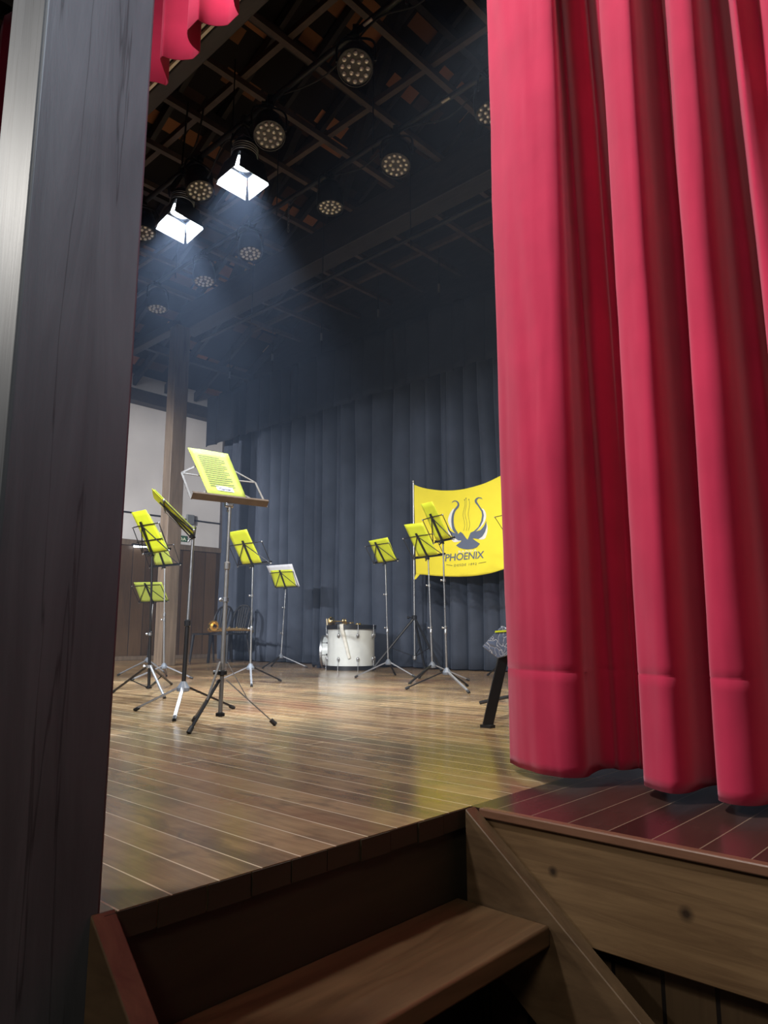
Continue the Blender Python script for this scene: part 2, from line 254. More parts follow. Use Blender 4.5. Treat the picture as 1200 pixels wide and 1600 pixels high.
# ------------------------------------------------------------------ mesh builder
class MB:
    def __init__(s): s.bm = bmesh.new()
    def hull8(s, P):
        v = [s.bm.verts.new(p) for p in P]
        for f in ((0, 3, 2, 1), (4, 5, 6, 7), (0, 1, 5, 4), (1, 2, 6, 5), (2, 3, 7, 6), (3, 0, 4, 7)): s.bm.faces.new([v[i] for i in f])
        return s
    def box(s, a, b):
        (x0, y0, z0), (x1, y1, z1) = a, b
        return s.hull8([(x0, y0, z0), (x1, y0, z0), (x1, y1, z0), (x0, y1, z0), (x0, y0, z1), (x1, y0, z1), (x1, y1, z1), (x0, y1, z1)])
    def bar(s, a, b, w, h, upv=(0, 0, 1)):
        a = Vector(a); b = Vector(b); d = (b-a).normalized(); u = d.cross(Vector(upv))
        if u.length < 1e-4: u = d.cross(Vector((1, 0, 0)))
        u.normalize(); v = u.cross(d)
        P = []
        for q in (a, b):
            for su, sv in ((-1, -1), (1, -1), (1, 1), (-1, 1)): P.append(q+u*su*w/2+v*sv*h/2)
        return s.hull8(P)
    def tube(s, pts, r, n=10, caps=True, closed=False):
        pts = [Vector(p) for p in pts]; N = len(pts)
        rs = r if isinstance(r, (list, tuple)) else [r]*N
        rings = []; prev = None
        for i, p in enumerate(pts):
            if closed: t = (pts[(i+1) % N]-pts[i-1])
            else: t = (pts[min(i+1, N-1)]-pts[max(i-1, 0)])
            t.normalize()
            if prev is None:
                ref = Vector((0, 0, 1)) if abs(t.z) < 0.9 else Vector((1, 0, 0))
                u = t.cross(ref).normalized()
            else: u = (prev-t*prev.dot(t)).normalized()
            prev = u; v = t.cross(u)
            rings.append([s.bm.verts.new(p+(u*math.cos(2*PI*k/n)+v*math.sin(2*PI*k/n))*rs[i]) for k in range(n)])
        for i in range(N if closed else N-1):
            A, B = rings[i], rings[(i+1) % N]
            for k in range(n): s.bm.faces.new((A[k], A[(k+1) % n], B[(k+1) % n], B[k]))
        if caps and not closed:
            s.bm.faces.new(list(reversed(rings[0]))); s.bm.faces.new(rings[-1])
        return s
    def lathe(s, o, axis, prof, n=32, caps=True):
        """prof: list of (radius, distance along axis)"""
        o = Vector(o); ax = Vector(axis).normalized(); u = ax.cross(Vector((0, 0, 1)))
        if u.length < 1e-4: u = Vector((1, 0, 0))
        u.normalize(); v = ax.cross(u); rings = []
        for r, h in prof:
            rings.append([s.bm.verts.new(o+ax*h+(u*math.cos(2*PI*k/n)+v*math.sin(2*PI*k/n))*max(r, 1e-4)) for k in range(n)])
        for A, B in zip(rings, rings[1:]):
            for k in range(n): s.bm.faces.new((A[k], A[(k+1) % n], B[(k+1) % n], B[k]))
        if caps: s.bm.faces.new(list(reversed(rings[0]))); s.bm.faces.new(rings[-1])
        return s
    def ball(s, c, r, seg=12, sc=(1, 1, 1)):
        mt = Matrix.Translation(c) @ Matrix.Diagonal((*[r*q for q in sc], 1))
        bmesh.ops.create_uvsphere(s.bm, u_segments=seg, v_segments=max(6, seg//2), radius=1, matrix=mt); return s
    def slab(s, quad, n, t):
        n = Vector(n); q = [Vector(p) for p in quad]
        return s.hull8([p-n*t for p in q]+[p+n*t for p in q])
    def prism(s, poly, d):
        d = Vector(d); A = [s.bm.verts.new(Vector(p)) for p in poly]; B = [s.bm.verts.new(Vector(p)+d) for p in poly]; n = len(poly)
        s.bm.faces.new(list(reversed(A))); s.bm.faces.new(B)
        for i in range(n): s.bm.faces.new((A[i], A[(i+1) % n], B[(i+1) % n], B[i]))
        return s
    def grid(s, f, nu, nv, thick=None):
        V = [[s.bm.verts.new(f(i/nu, j/nv)) for i in range(nu+1)] for j in range(nv+1)]
        for j in range(nv):
            for i in range(nu): s.bm.faces.new((V[j][i], V[j][i+1], V[j+1][i+1], V[j+1][i]))
        return s
    def build(s, name, mat, parent=None, smooth=True, bevel=0.0, solid=0.0, loc=None, sharp=35):
        bmesh.ops.recalc_face_normals(s.bm, faces=s.bm.faces)
        me = bpy.data.meshes.new(name); s.bm.to_mesh(me); s.bm.free()
        off = loc if loc is not None else (Vector(parent['_o']) if parent is not None and '_o' in parent else Vector((0, 0, 0)))
        if loc is not None and parent is not None: off = Vector(loc)
        if Vector(off).length: me.transform(Matrix.Translation(-Vector(off)))
        me.materials.append(mat)
        o = bpy.data.objects.new(name, me); C.objects.link(o)
        if parent is not None:
            o.parent = parent; o['_o'] = tuple(off)
        elif Vector(off).length: o.location = off; o['_o'] = tuple(off)
        else: o['_o'] = (0.0, 0.0, 0.0)
        if smooth:
            me.polygons.foreach_set('use_smooth', [True]*len(me.polygons)); me.set_sharp_from_angle(angle=math.radians(sharp))
        if bevel:
            b = o.modifiers.new('bevel', 'BEVEL'); b.width = bevel; b.segments = 2; b.limit_method = 'ANGLE'
        if solid:
            b = o.modifiers.new('thickness', 'SOLIDIFY'); b.thickness = solid; b.offset = 0
        return o
def thing(name, loc, label, cat, group=None):
    o = bpy.data.objects.new(name, None); C.objects.link(o); o.location = loc; o['_o'] = tuple(loc)
    o.empty_display_size = 0.1
    return tag(o, label, cat, group)
def tag(o, label, cat, group=None, kind=None):
    o['label'] = label; o['category'] = cat
    if group: o['group'] = group
    if kind: o['kind'] = kind
    return o
def struct(name, mb, mat, parent=None, **k):
    o = mb.build(name, mat, parent, **k)
    if parent is None: o['kind'] = 'structure'
    return o
TR = [0]
def trim(mb, mat, **k):
    TR[0] += 1
    return struct('trim_%d' % TR[0], mb, mat, **k)

# ------------------------------------------------------------------ room shell
CX, CY = -1.185, 1.607            # inner corner of the stair recess
WX = -11.5                        # left wall
struct('floor', MB().box((WX-0.2, 0.604, -0.045), (CX, 7.9, 0.0)), M['floor'], smooth=False)
struct('floor_apron', MB().box((CX, CY, -0.02), (4.5, 7.9, 0.0)), M['apron'], smooth=False)
# worn plank ends under the landing edge are the floor slab itself; riser, fascia and skirting below
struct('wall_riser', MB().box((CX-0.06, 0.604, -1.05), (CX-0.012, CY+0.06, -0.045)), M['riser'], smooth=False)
struct('wall_fascia', MB().box((CX+0.03, CY+0.004, -0.257), (4.5, CY+0.04, -0.022)), M['fascia'], bevel=0.003)
trim(MB().box((CX+0.03, CY-0.006, -0.022), (4.5, CY+0.02, 0.001)), M['nosing'], bevel=0.004)
struct('wall_skirting', MB().box((CX-0.06, CY+0.06, -1.05), (4.5, CY+0.08, -0.24)), M['skirting'], smooth=False)
struct('floor_hall', MB().box((-8, -6, -1.10), (5, 2.2, -1.05)), M['riser'], smooth=False)
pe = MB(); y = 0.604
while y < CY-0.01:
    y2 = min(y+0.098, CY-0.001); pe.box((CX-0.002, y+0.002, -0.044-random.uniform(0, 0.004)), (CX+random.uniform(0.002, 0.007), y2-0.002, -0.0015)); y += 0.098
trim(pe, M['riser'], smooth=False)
# left wall, plank wainscot, ledge and wall plate
struct('wall_left', MB().box((WX-0.2, -0.5, 0), (WX, 8.6, 5.3)), M['plaster'], smooth=False)
struct('wall_wainscot', MB().box((WX, -0.5, 0), (WX+0.05, 8.6, 1.93)), M['wainscot'], smooth=False)
trim(MB().box((WX, -0.5, 1.93), (WX+0.09, 8.6, 2.03)), M['post'], bevel=0.008)
trim(MB().box((WX, -0.5, 4.44), (WX+0.22, 8.6, 4.66)), M['darkbeam'], bevel=0.01)
trim(MB().box((WX+0.05, -0.5, 0), (WX+0.10, 8.6, 0.07)), M['post'], bevel=0.006)
struct('wall_back', MB().box((WX, 7.75, 0), (4.5, 7.9, 9.0)), M['darkbeam'], smooth=False)
struct('wall_right', MB().box((4.3, 1.7, 0), (4.5, 7.9, 9.0)), M['plaster'], smooth=False)
# tiled roof: rises from the left wall towards the ridge
RS = 0.5
def roofz(x): return 4.86+(x-WX)*RS
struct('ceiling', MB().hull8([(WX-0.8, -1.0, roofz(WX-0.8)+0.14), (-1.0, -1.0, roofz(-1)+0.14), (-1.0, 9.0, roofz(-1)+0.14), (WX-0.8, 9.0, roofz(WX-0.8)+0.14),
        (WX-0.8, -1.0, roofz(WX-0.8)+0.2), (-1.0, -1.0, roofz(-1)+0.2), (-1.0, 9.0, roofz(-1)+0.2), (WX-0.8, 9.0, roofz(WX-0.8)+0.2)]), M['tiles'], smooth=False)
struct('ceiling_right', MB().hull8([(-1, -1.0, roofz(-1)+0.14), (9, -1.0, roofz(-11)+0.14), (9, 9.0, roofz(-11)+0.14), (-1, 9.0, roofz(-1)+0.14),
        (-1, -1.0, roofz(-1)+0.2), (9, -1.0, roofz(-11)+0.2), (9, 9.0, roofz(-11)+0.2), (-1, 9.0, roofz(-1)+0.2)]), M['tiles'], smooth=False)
y = 0.9
while y < 8.0:
    trim(MB().bar((WX-0.5, y, roofz(WX-0.5)), (-1.0, y, roofz(-1.0)), 0.06, 0.14), M['darkbeam'], smooth=False)
    y += 0.62
for i in range(9):
    x = WX+0.9+i*1.15
    trim(MB().bar((x, 0.0, roofz(x)-0.13), (x, 8.6, roofz(x)-0.13), 0.09, 0.12), M['darkbeam'], smooth=False)
# hanging batten grid
GZ = 5.40
for X in (-1.45, -2.16, -2.86, -3.56, -4.25, -4.92, -5.59, -6.28, -6.92, -7.60, -8.29, -9.0):
    trim(MB().bar((X, 2.35, GZ+0.03), (X, 7.6, GZ+0.03), 0.055, 0.06), M['roofwood'], smooth=False)
for Y in (2.36, 3.37, 4.44, 6.85):
    trim(MB().bar((-9.4, Y, GZ+0.09), (1.0, Y, GZ+0.09), 0.055, 0.06), M['roofwood'], smooth=False)
# tie beam over the far post, second tie beam, beam behind the curtain track
trim(MB().box((-9.35, 5.45, 5.0), (1.5, 5.71, 5.42)), M['darkbeam'], bevel=0.01)
trim(MB().box((WX, 5.30, 5.0), (-9.29, 5.44, 5.14)), M['darkbeam'], bevel=0.01)
trim(MB().box((-9.6, 2.30, 4.46), (1.5, 2.42, 4.72)), M['darkbeam'], bevel=0.01)
# king truss members seen above the grid
for X in (-8.2, -6.1, -4.0, -1.9):
    trim(MB().bar((X, 5.58, 5.4), (X+1.4, 5.58, roofz(X+1.4)), 0.10, 0.14), M['darkbeam'], smooth=False)
    trim(MB().bar((X+0.2, 2.36, 4.7), (X+2.0, 2.36, roofz(X+2.0)), 0.10, 0.14), M['darkbeam'], smooth=False)

# near pillar and far post
pl = MB().box((-1.372, 0.398, -1.05), (-1.19, 0.604, 6.0)).build('timber_pillar', M['pillar'], bevel=0.006, loc=Vector((-1.28, 0.5, -1.05)))
tag(pl, 'big dark timber pillar at the left edge beside the stage steps', 'pillar')
ps = MB().box((-9.29, 5.257, 0), (-9.083, 5.483, 5.0)).build('timber_post', M['post'], bevel=0.008, loc=Vector((-9.18, 5.37, 0)))
tag(ps, 'brown timber post standing on the far left of the stage before the white wall', 'pillar')

# ------------------------------------------------------------------ steps
SS = 0.80
st = thing('wooden_steps', (CX, 1.1, -1.05), 'dark brown wooden steps leading up to the stage corner', 'stairs')
def stringer(y0, y1, x0, name='stringer'):
    x1 = x0+1.30; dz = 0.30
    P = [(x0, y0, 0.004), (x1, y0, 0.004-(x1-x0)*SS), (x1, y0, 0.004-(x1-x0)*SS-dz*0.6), (x0, y0, -dz)]
    return MB().prism(P, (0, y1-y0, 0)).build(name, M['stringer'], st, bevel=0.003)
stringer(1.560, 1.603, -1.168)
stringer(0.585, 0.628, -1.190)
for i in range(4):
    z = -0.213*(i+1); x = CX-0.001+0.245*i
    MB().box((x-0.01, 0.629, z-0.045), (x+0.255, 1.559, z)).build('tread', M['tread'], st, bevel=0.006)

# ------------------------------------------------------------------ curtains
def cr(P, n=8):
    """catmull-rom through plan points"""
    out = []; P = [Vector((*p, 0)) for p in P]
    for i in range(len(P)-1):
        p0, p1, p2, p3 = P[max(i-1, 0)], P[i], P[i+1], P[min(i+2, len(P)-1)]
        for k in range(n):
            t = k/n
            out.append(0.5*((2*p1)+(-p0+p2)*t+(2*p0-5*p1+4*p2-p3)*t*t+(-p0+3*p1-3*p2+p3)*t**3))
    out.append(P[-1]); return out
CB = [(-1.375, 2.100), (-1.366, 2.078), (-1.30, 2.028), (-1.231, 1.995), (-1.17, 1.978), (-1.121, 1.975), (-1.085, 2.000), (-1.073, 2.035), (-1.087, 2.10), (-1.095, 2.175),
        (-1.075, 2.215), (-1.045, 2.205), (-1.028, 2.235), (-1.018, 2.275), (-1.000, 2.265), (-0.985, 2.295), (-0.950, 2.30), (-0.925, 2.25), (-0.918, 2.17), (-0.912, 2.09), (-0.895, 2.035), (-0.854, 2.005), (-0.81, 1.981), (-0.782, 1.995), (-0.769, 2.04),
        (-0.765, 2.12), (-0.748, 2.18), (-0.716, 2.19), (-0.700, 2.13), (-0.694, 2.05), (-0.680, 1.99), (-0.637, 1.968), (-0.595, 1.990), (-0.575, 2.05), (-0.565, 2.15), (-0.53, 2.20), (-0.495, 2.14), (-0.48, 2.04), (-0.44, 1.98), (-0.38, 1.98), (-0.34, 2.06), (-0.32, 2.17)]
CT = [(764, 2.12), (762, 2.09), (785, 2.04), (812, 2.01), (835, 1.995), (858, 1.985), (868, 1.995), (869, 2.03), (868, 2.10), (868, 2.19), (876, 2.22), (886, 2.14), (898, 2.12), (911, 2.13), (914, 2.22), (921, 2.20), (925, 2.11), (932, 2.12),
        (938, 2.14), (938, 2.07), (940, 2.03), (958, 1.99), (980, 1.965), (990, 1.98), (996, 2.04), (1005, 2.12), (1020, 2.18), (1035, 2.15), (1032, 2.10), (1045, 2.05), (1055, 2.00), (1082, 1.98), (1091, 2.00), (1095, 2.06), (1105, 2.16), (1118, 2.14),
        (1130, 2.06), (1145, 2.03), (1152, 2.08), (1170, 2.16), (1180, 2.06), (1200, 2.02)]
CT = [(ony(px, 0, Y).x, Y) for px, Y in CT]
x = -0.26
while x < 1.6:
    w_ = [(x, 2.19), (x+0.04, 2.08), (x+0.10, 1.985), (x+0.17, 1.985), (x+0.21, 2.08)]; CB += w_; CT += w_; x += 0.26
PLB = cr(CB, 7); PLT = cr(CT, 7)
def red_curtain(zs, z_seam):
    def f(u, v):
        i = int(round(u*(len(PLB)-1))); z = zs(v)
        t = min(1.0, max(0.0, (z-0.1)/3.1))**1.1
        a = PLB[i].lerp(PLT[i], t)
        w = 0.006*noise.noise(Vector((a.x*18+z*0.8, z*1.5, 2.0)))+0.009*noise.noise(Vector((a.x*7+z*1.6, z*1.3, 7.7)))+0.002*noise.noise(Vector((a.x*45, z*9, 3.0)))
        hem = 0.0035 if abs(z-0.3315) < 0.002 else 0.0
        return Vector((a.x, a.y+w+hem, z))
    return f
def zrow(v):
    j = v*62
    Z = [0.028, 0.06, 0.12, 0.18, 0.24, 0.300, 0.328, 0.3315, 0.338, 0.36]
    if j < 9.5: return Z[int(round(j))]
    return 0.36+(j-9)/(62-9)*(4.30-0.36)
cur = MB().grid(red_curtain(zrow, 0.3300), len(PLB)-1, 62).build('stage_curtain', M['red'], loc=Vector((-0.8, 2.1, 0.028)), solid=0.004, sharp=80)
tag(cur, 'tall red velvet stage curtain hanging on the right side', 'curtain')
# valance
def val(u, v):
    x = -9.3+u*10.6
    s = 0.085*math.sin(x*2*PI/0.42+1.2*math.sin(x*3.1))+0.02*math.sin(x*17)
    s = max(-0.075, min(0.075, s*1.3))
    return Vector((x+0.03*math.sin(x*2*PI/0.42*2), 2.115+s, 4.195+v*(min(7.4, roofz(x)-0.25)-4.195)))
vl = MB().grid(val, 1100, 14).build('red_valance', M['red'], loc=Vector((-4, 2.11, 4.195)), solid=0.004, sharp=80)
tag(vl, 'red velvet valance with a wavy hem at the top of the stage opening', 'curtain')
trk = thing('curtain_track', (-4.0, 2.24, 4.40), 'curtain track with two cream rails behind the red valance', 'curtain track')
for yy in (2.215, 2.262): MB().box((-9.3, yy-0.010, 4.425), (1.4, yy+0.010, 4.45)).build('rail', M['cream'], trk, smooth=False)
MB().box((-9.3, 2.195, 4.45), (1.4, 2.285, 4.50)).build('track_housing', M['black_metal'], trk, smooth=False)
for X in (-5.05, -3.2): MB().box((X-0.05, 2.235, 4.41), (X+0.05, 2.29, 4.43)).tube([(X+0.05, 2.28, 4.42), (X+0.10, 2.30, 4.40), (X+0.13, 2.30, 4.42)], 0.006, 6).build('end_bracket', M['cream'], trk)

def drape(x0, x1, yc, z0, z1, amp, pitch, seed, nz=26):
    rnd = random.Random(seed); ph = []; x = x0
    while x < x1+pitch:
        ph.append((x, rnd.uniform(0.6, 1.25)*amp)); x += pitch*rnd.uniform(0.55, 1.5)
    def base(x):
        for i in range(len(ph)-1):
            if ph[i][0] <= x <= ph[i+1][0]:
                t = (x-ph[i][0])/(ph[i+1][0]-ph[i][0]); a = ph[i][1]
                return -a*(math.sin(PI*t)**0.38)
        return 0
    n = int((x1-x0)/0.008)
    def f(u, v):
        x = x0+u*(x1-x0); z = z0+v*(z1-z0)
        return Vector((x+0.03*noise.noise(Vector((x*1.5, z*0.5, seed))), yc+base(x)+0.035*noise.noise(Vector((x*3, z*0.6, seed+4))), z))
    return MB().grid(f, n, nz)
bc = drape(-10.65, -0.6, 7.36, 0.015, 4.45, 0.27, 0.25, 3).build('black_backdrop', M['black_cloth'], loc=Vector((-5, 7.2, 0.015)), solid=0.004, sharp=80)
tag(bc, 'black pleated backdrop curtain across the back of the stage', 'curtain')
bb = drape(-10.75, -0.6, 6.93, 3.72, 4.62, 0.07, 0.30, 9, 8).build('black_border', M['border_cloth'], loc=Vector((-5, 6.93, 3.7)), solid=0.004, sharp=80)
tag(bb, 'short black border cloth hanging above the pleated backdrop', 'curtain')
for i, X in enumerate((-10.15, -8.95, -7.75, -6.55, -5.45, -4.3)):
    h = thing('suspension_rod', (X, 6.93, 4.6), 'thin hanging rod above the black border, %s' % ['leftmost of the six', 'second from the left', 'third from the left', 'fourth from the left', 'fifth from the left', 'nearest the red curtain'][i], 'rod', 'rods holding up the black border')
    MB().tube([(X, 6.93, 4.6), (X, 6.93, 5.46)], 0.008, 8).build('rod', M['bar_metal'], h)
    MB().tube([(X, 6.93, 4.86), (X, 6.93, 4.98)], 0.016, 8).build('turnbuckle', M['chrome_dull'], h)

# ------------------------------------------------------------------ lighting bars
def pipe(Y, z, x0, x1, label):
    o = MB().tube([(x0, Y, z), (x1, Y, z)], 0.025, 14).build('lighting_bar', M['bar_metal'], loc=Vector(((x0+x1)/2, Y, z)))
    return tag(o, label, 'lighting bar', 'black lighting bars')
B1, B2, B3, BZ = 3.15, 4.11, 5.42, 4.70
b1 = pipe(B1, BZ, -9.2, 0.9, 'black lighting bar nearest the front carrying the two lit lamps')
b2 = pipe(B2, BZ, -9.2, 0.9, 'black lighting bar second from the front with round lamps below')
b3 = pipe(B3-0.05, 4.62, -8.6, 0.9, 'bare black lighting bar below the deep tie beam')
for bo, X, Y in ((b1, -3.06, B1), (b2, -3.12, B2)):
    MB().box((X-0.04, Y-0.03, BZ-0.030), (X+0.04, Y-0.012, BZ-0.018)).build('tape_tag', M['tag_white'], bo, smooth=False)
for bo, Y, z, xs in ((b1, B1, BZ, (-1.6, -2.72, -4.7, -6.7)), (b2, B2, BZ, (-2.4, -3.95, -5.3, -7.2)), (b3, B3-0.05, 4.62, (-3.4, -4.6, -6.0, -7.4))):
    for X in xs:
        MB().tube([(X, Y, z), (X, Y, GZ)], 0.006, 6).tube([(X, Y, z-0.02), (X, Y, z-0.09)], 0.008, 6).build('hanger', M['bar_metal'], bo)
# sagging cables strapped to the bars
def cable(pts, r, label, group='cables on the lighting bars'):
    P = cr3(pts, 8); o = MB().tube(P, r, 6).build('power_cable', M['rubber'], loc=Vector(pts[0])); return tag(o, label, 'cable', group)
def cr3(P, n=8):
    out = []; P = [Vector(p) for p in P]
    for i in range(len(P)-1):
        p0, p1, p2, p3 = P[max(i-1, 0)], P[i], P[i+1], P[min(i+2, len(P)-1)]
        for k in range(n):
            t = k/n
            out.append(0.5*((2*p1)+(-p0+p2)*t+(2*p0-5*p1+4*p2-p3)*t*t+(-p0+3*p1-3*p2+p3)*t**3))
    out.append(P[-1]); return out
cable([(-2.2, B1, BZ-.03), (-2.6, B1+.02, BZ-.14), (-3.0, B1, BZ-.03), (-3.5, B1, BZ-.16), (-4.0, B1, BZ-.04)], 0.007, 'black cable looping under the front lighting bar at the top')
cable([(-4.1, B1, BZ-.03), (-4.4, B1+.02, BZ-.22), (-4.8, B1, BZ-.05), (-5.1, B1, BZ-.28), (-5.5, B1, BZ-.04)], 0.007, 'black cable looping over the two lit lamps')
cable([(-5.0, B1-.1, BZ+.4), (-5.1, B1-.1, BZ+.05), (-5.35, B1-.08, BZ-.05), (-5.5, B1, BZ+.15), (-5.45, B1, GZ)], 0.009, 'tangle of black cable rising to the roof behind the lit lamps')
cable([(-2.7, B2, BZ-.03), (-3.1, B2, BZ-.17), (-3.6, B2, BZ-.03), (-4.05, B2, BZ-.15), (-4.5, B2, BZ-.03)], 0.007, 'black cable sagging below the second lighting bar')
cable([(-5.0, B2, BZ-.03), (-5.4, B2, BZ-.2), (-5.8, B2, BZ-.04), (-6.2, B2, BZ-.22), (-6.7, B2, BZ-.03)], 0.007, 'black cable sagging above the lowest round lamps')
q = ony(452, 292, B2)
ch = MB()
for i in range(9):
    a = 0 if i % 2 else PI/2; c = Vector((q.x, B2, BZ-0.03-i*0.038))
    ch.tube([c+Vector((math.cos(a)*0.009*math.cos(t), math.sin(a)*0.009*math.cos(t), 0.024*math.sin(t))) for t in [2*PI*k/10 for k in range(10)]], 0.0035, 5, closed=True)
tag(ch.build('safety_chain', M['chrome_dull'], loc=Vector((q.x, B2, BZ))), 'short steel chain dangling from the second lighting bar', 'chain')

# ------------------------------------------------------------------ round LED lamps
LEDT = {}
def make_led(loc, tilt, az, label):
    """tilt: angle of the face axis from straight down, turned towards azimuth az"""
    loc = Vector(loc)
    r = thing('led_par_lamp', loc, label, 'stage lamp', 'round led lamps on the lighting bars')
    def add(name, mesh, mat_w, par=None):
        o = bpy.data.objects.new(name, mesh); C.objects.link(o); o.parent = par or r
        o.matrix_local = mat_w; return o
    if not LEDT:
        def mk(mb, mat, nm):
            o = mb.build(nm, mat); me = o.data; bpy.data.objects.remove(o); return me
        LEDT['clamp'] = mk(MB().box((-0.022, -0.035, -0.05), (0.022, 0.035, 0.035)).tube([(0.02, 0, -0.02), (0.065, 0, -0.02)], 0.009, 8), M['black_metal'], 'clamp')
        LEDT['yoke'] = mk(MB().tube(cr3([(-0.138, 0, -0.24), (-0.138, 0, -0.12), (-0.10, 0, -0.065), (0, 0, -0.052), (0.10, 0, -0.065), (0.138, 0, -0.12), (0.138, 0, -0.24)], 4), 0.009, 8), M['black_metal'], 'yoke')
        LEDT['housing'] = mk(MB().lathe((0, 0, 0), (0, 0, 1), [(0.02, 0.13), (0.085, 0.125), (0.10, 0.10), (0.105, 0.06), (0.118, 0.04), (0.125, -0.02), (0.128, -0.11), (0.125, -0.125), (0.119, -0.125), (0.117, -0.105)], 36, False), M['black_metal'], 'housing')
        LEDT['face'] = mk(MB().lathe((0, 0, 0), (0, 0, 1), [(0.0001, -0.104), (0.118, -0.104), (0.118, -0.110), (0.0001, -0.110)], 36, False), M['face'], 'face')
        LEDT['lens'] = mk(MB().lathe((0, 0, 0), (0, 0, -1), [(0.0158, -0.002), (0.016, 0.004), (0.0135, 0.010), (0.007, 0.014), (0.0005, 0.015)], 14, False), M['lens'], 'lens')
    I = Matrix.Identity(4)
    ra = Matrix.Rotation(az-PI/2, 4, 'Z')
    add('clamp', LEDT['clamp'], ra); add('yoke', LEDT['yoke'], ra)
    H = ra @ Matrix.Translation((0, 0, -0.24)) @ Matrix.Rotation(tilt, 4, 'X')
    add('housing', LEDT['housing'], H)
    fo = add('face_plate', LEDT['face'], H)
    for n_, rr, ph in ((6, 0.044, 0.2), (12, 0.090, 0.1)):
        for k in range(n_):
            a = 2*PI*k/n_+ph
            add('lens', LEDT['lens'], Matrix.Translation((rr*math.cos(a), rr*math.sin(a), -0.110)), fo)
    return r
D = math.radians
# (bar Y, face pixel, tilt, azimuth, label)
leds = [(B1, (562, 102), 30, -50, 'large round led lamp at the top centre of the front bar'),
        (B1, (425, 210), 25, -30, 'round led lamp just right of and above the upper lit lamp'),
        (B1, (313, 292), 18, 0, 'round led lamp between the two lit lamps'),
        (B1, (224, 366), 10, -20, 'round led lamp half hidden by the pillar'),
        (B2, (768, 172), 10, 0, 'round led lamp half hidden behind the red curtain'),
        (B2, (622, 258), 18, -60, 'round led lamp on the second bar in front of the tie beam'),
        (B2, (516, 325), 3, 0, 'round led lamp on the second bar left of the tie beam lamp'),
        (B2, (392, 395), 10, -20, 'round led lamp below the upper lit lamp in the haze'),
        (B2, (319, 443), 8, 0, 'round led lamp in the haze below the lower lit lamp'),
        (B2, (246, 481), 4, 0, 'lowest round led lamp beside the pillar')]
for Y, p, t, az, lab in leds:
    q = ony(*p, Y)
    t = D(t); a = D(az)
    fx = math.cos(a)*math.sin(t)*0.115; 
    make_led((q.x-fx, Y, BZ), t, a, lab)

# ------------------------------------------------------------------ lit fresnel lamps with barn doors
def fresnel(X, Y, zc, d, label, power, roll):
    d = Vector(d).normalized()
    base = Vector((X, Y, BZ))
    r = thing('barn_door_lamp', base, label, 'stage lamp', 'lit white lamps with barn doors')
    c = Vector((X, Y, zc)); u = d.cross(Vector((-fw.x, -fw.y, 0))).normalized(); v = u.cross(d)
    u, v = u*math.cos(roll)+v*math.sin(roll), v*math.cos(roll)-u*math.sin(roll)
    MB().box((X-0.022, Y-0.035, BZ-0.05), (X+0.022, Y+0.035, BZ+0.035)).build('clamp', M['black_metal'], r, bevel=0.004)
    MB().tube(cr3([c+u*0.125-d*0.08, c+u*0.125-d*0.02+Vector((0, 0, 0.14)), Vector((X, Y, BZ-0.05)), c-u*0.125-d*0.02+Vector((0, 0, 0.14)), c-u*0.125-d*0.08], 5), 0.009, 8).build('yoke', M['black_metal'], r)
    hb = MB().lathe(c, d, [(0.03, -0.20), (0.09, -0.19), (0.105, -0.15), (0.105, -0.05), (0.112, -0.03), (0.112, 0.0), (0.100, 0.0), (0.100, -0.03)], 28, False).build('housing', M['black_metal'], r)
    for k in range(4): MB().lathe(c, d, [(0.107, -0.14+k*0.022), (0.112, -0.136+k*0.022), (0.107, -0.132+k*0.022)], 28, False).build('cooling_fin', M['chrome_dull'], hb)
    MB().lathe(c, d, [(0.0001, -0.028), (0.06, -0.024), (0.099, -0.030), (0.099, -0.034), (0.0001, -0.034)], 28, False).build('lens', M['lamp_on'], r)
    MB().box(c+Vector((-0.045, -0.045, 0.205))-Vector((0,0,0)), c+Vector((0.045, 0.045, 0.235))).build('rating_plate', M['chrome'], r, bevel=0.003)
    fr = MB()
    s = 0.118
    cs = [c+u*a*s+v*b*s+d*0.004 for a, b in ((-1, -1), (1, -1), (1, 1), (-1, 1))]
    for i in range(4): fr.bar(cs[i], cs[(i+1) % 4], 0.008, 0.014, d)
    fr.build('door_frame', M['black_metal'], r, smooth=False)
    for i in range(4):
        a, b = cs[i], cs[(i+1) % 4]; m = (a+b)/2; out = (m-c); out = (out-d*out.dot(d)).normalized(); e = (b-a).normalized()
        ang = D(14); dr = d*math.cos(ang)+out*math.sin(ang); L = 0.19; wd = 0.035
        q = [a+e*0.006, b-e*0.006, b+dr*L+e*wd*0.7, a+dr*L-e*wd*0.7]
        n = dr.cross(e).normalized()
        if n.dot(out) < 0: n = -n
        dd = MB().slab([p+n*0.003 for p in q], n, 0.0015).build('barn_door', M['black_metal'], r, smooth=False)
        MB().slab([p-n*0.0008 for p in q], n, 0.0008).build('door_lining', M['door_inner'], dd, smooth=False)
    l = bpy.data.lights.new('lamp_light', 'SPOT'); l.energy = power; l.color = (0.80, 0.89, 1.0); l.spot_size = D(66); l.spot_blend = 0.6; l.shadow_soft_size = 0.06
    lo = bpy.data.objects.new('lamp_light', l); C.objects.link(lo); lo.parent = r; lo.location = (c+d*0.01)-base
    lo.rotation_euler = d.to_track_quat('-Z', 'Y').to_euler()
    return r
q1 = ony(381, 256, B1); q2 = ony(283, 330, B1)
fresnel(q1.x, B1, q1.z, (0.02, -0.06, -1), 'upper of the two lit barn door lamps, right one', 650, D(45))
fresnel(q2.x, B1, q2.z, (0.10, -0.12, -1), 'lower of the two lit barn door lamps, nearer the pillar', 750, D(45))

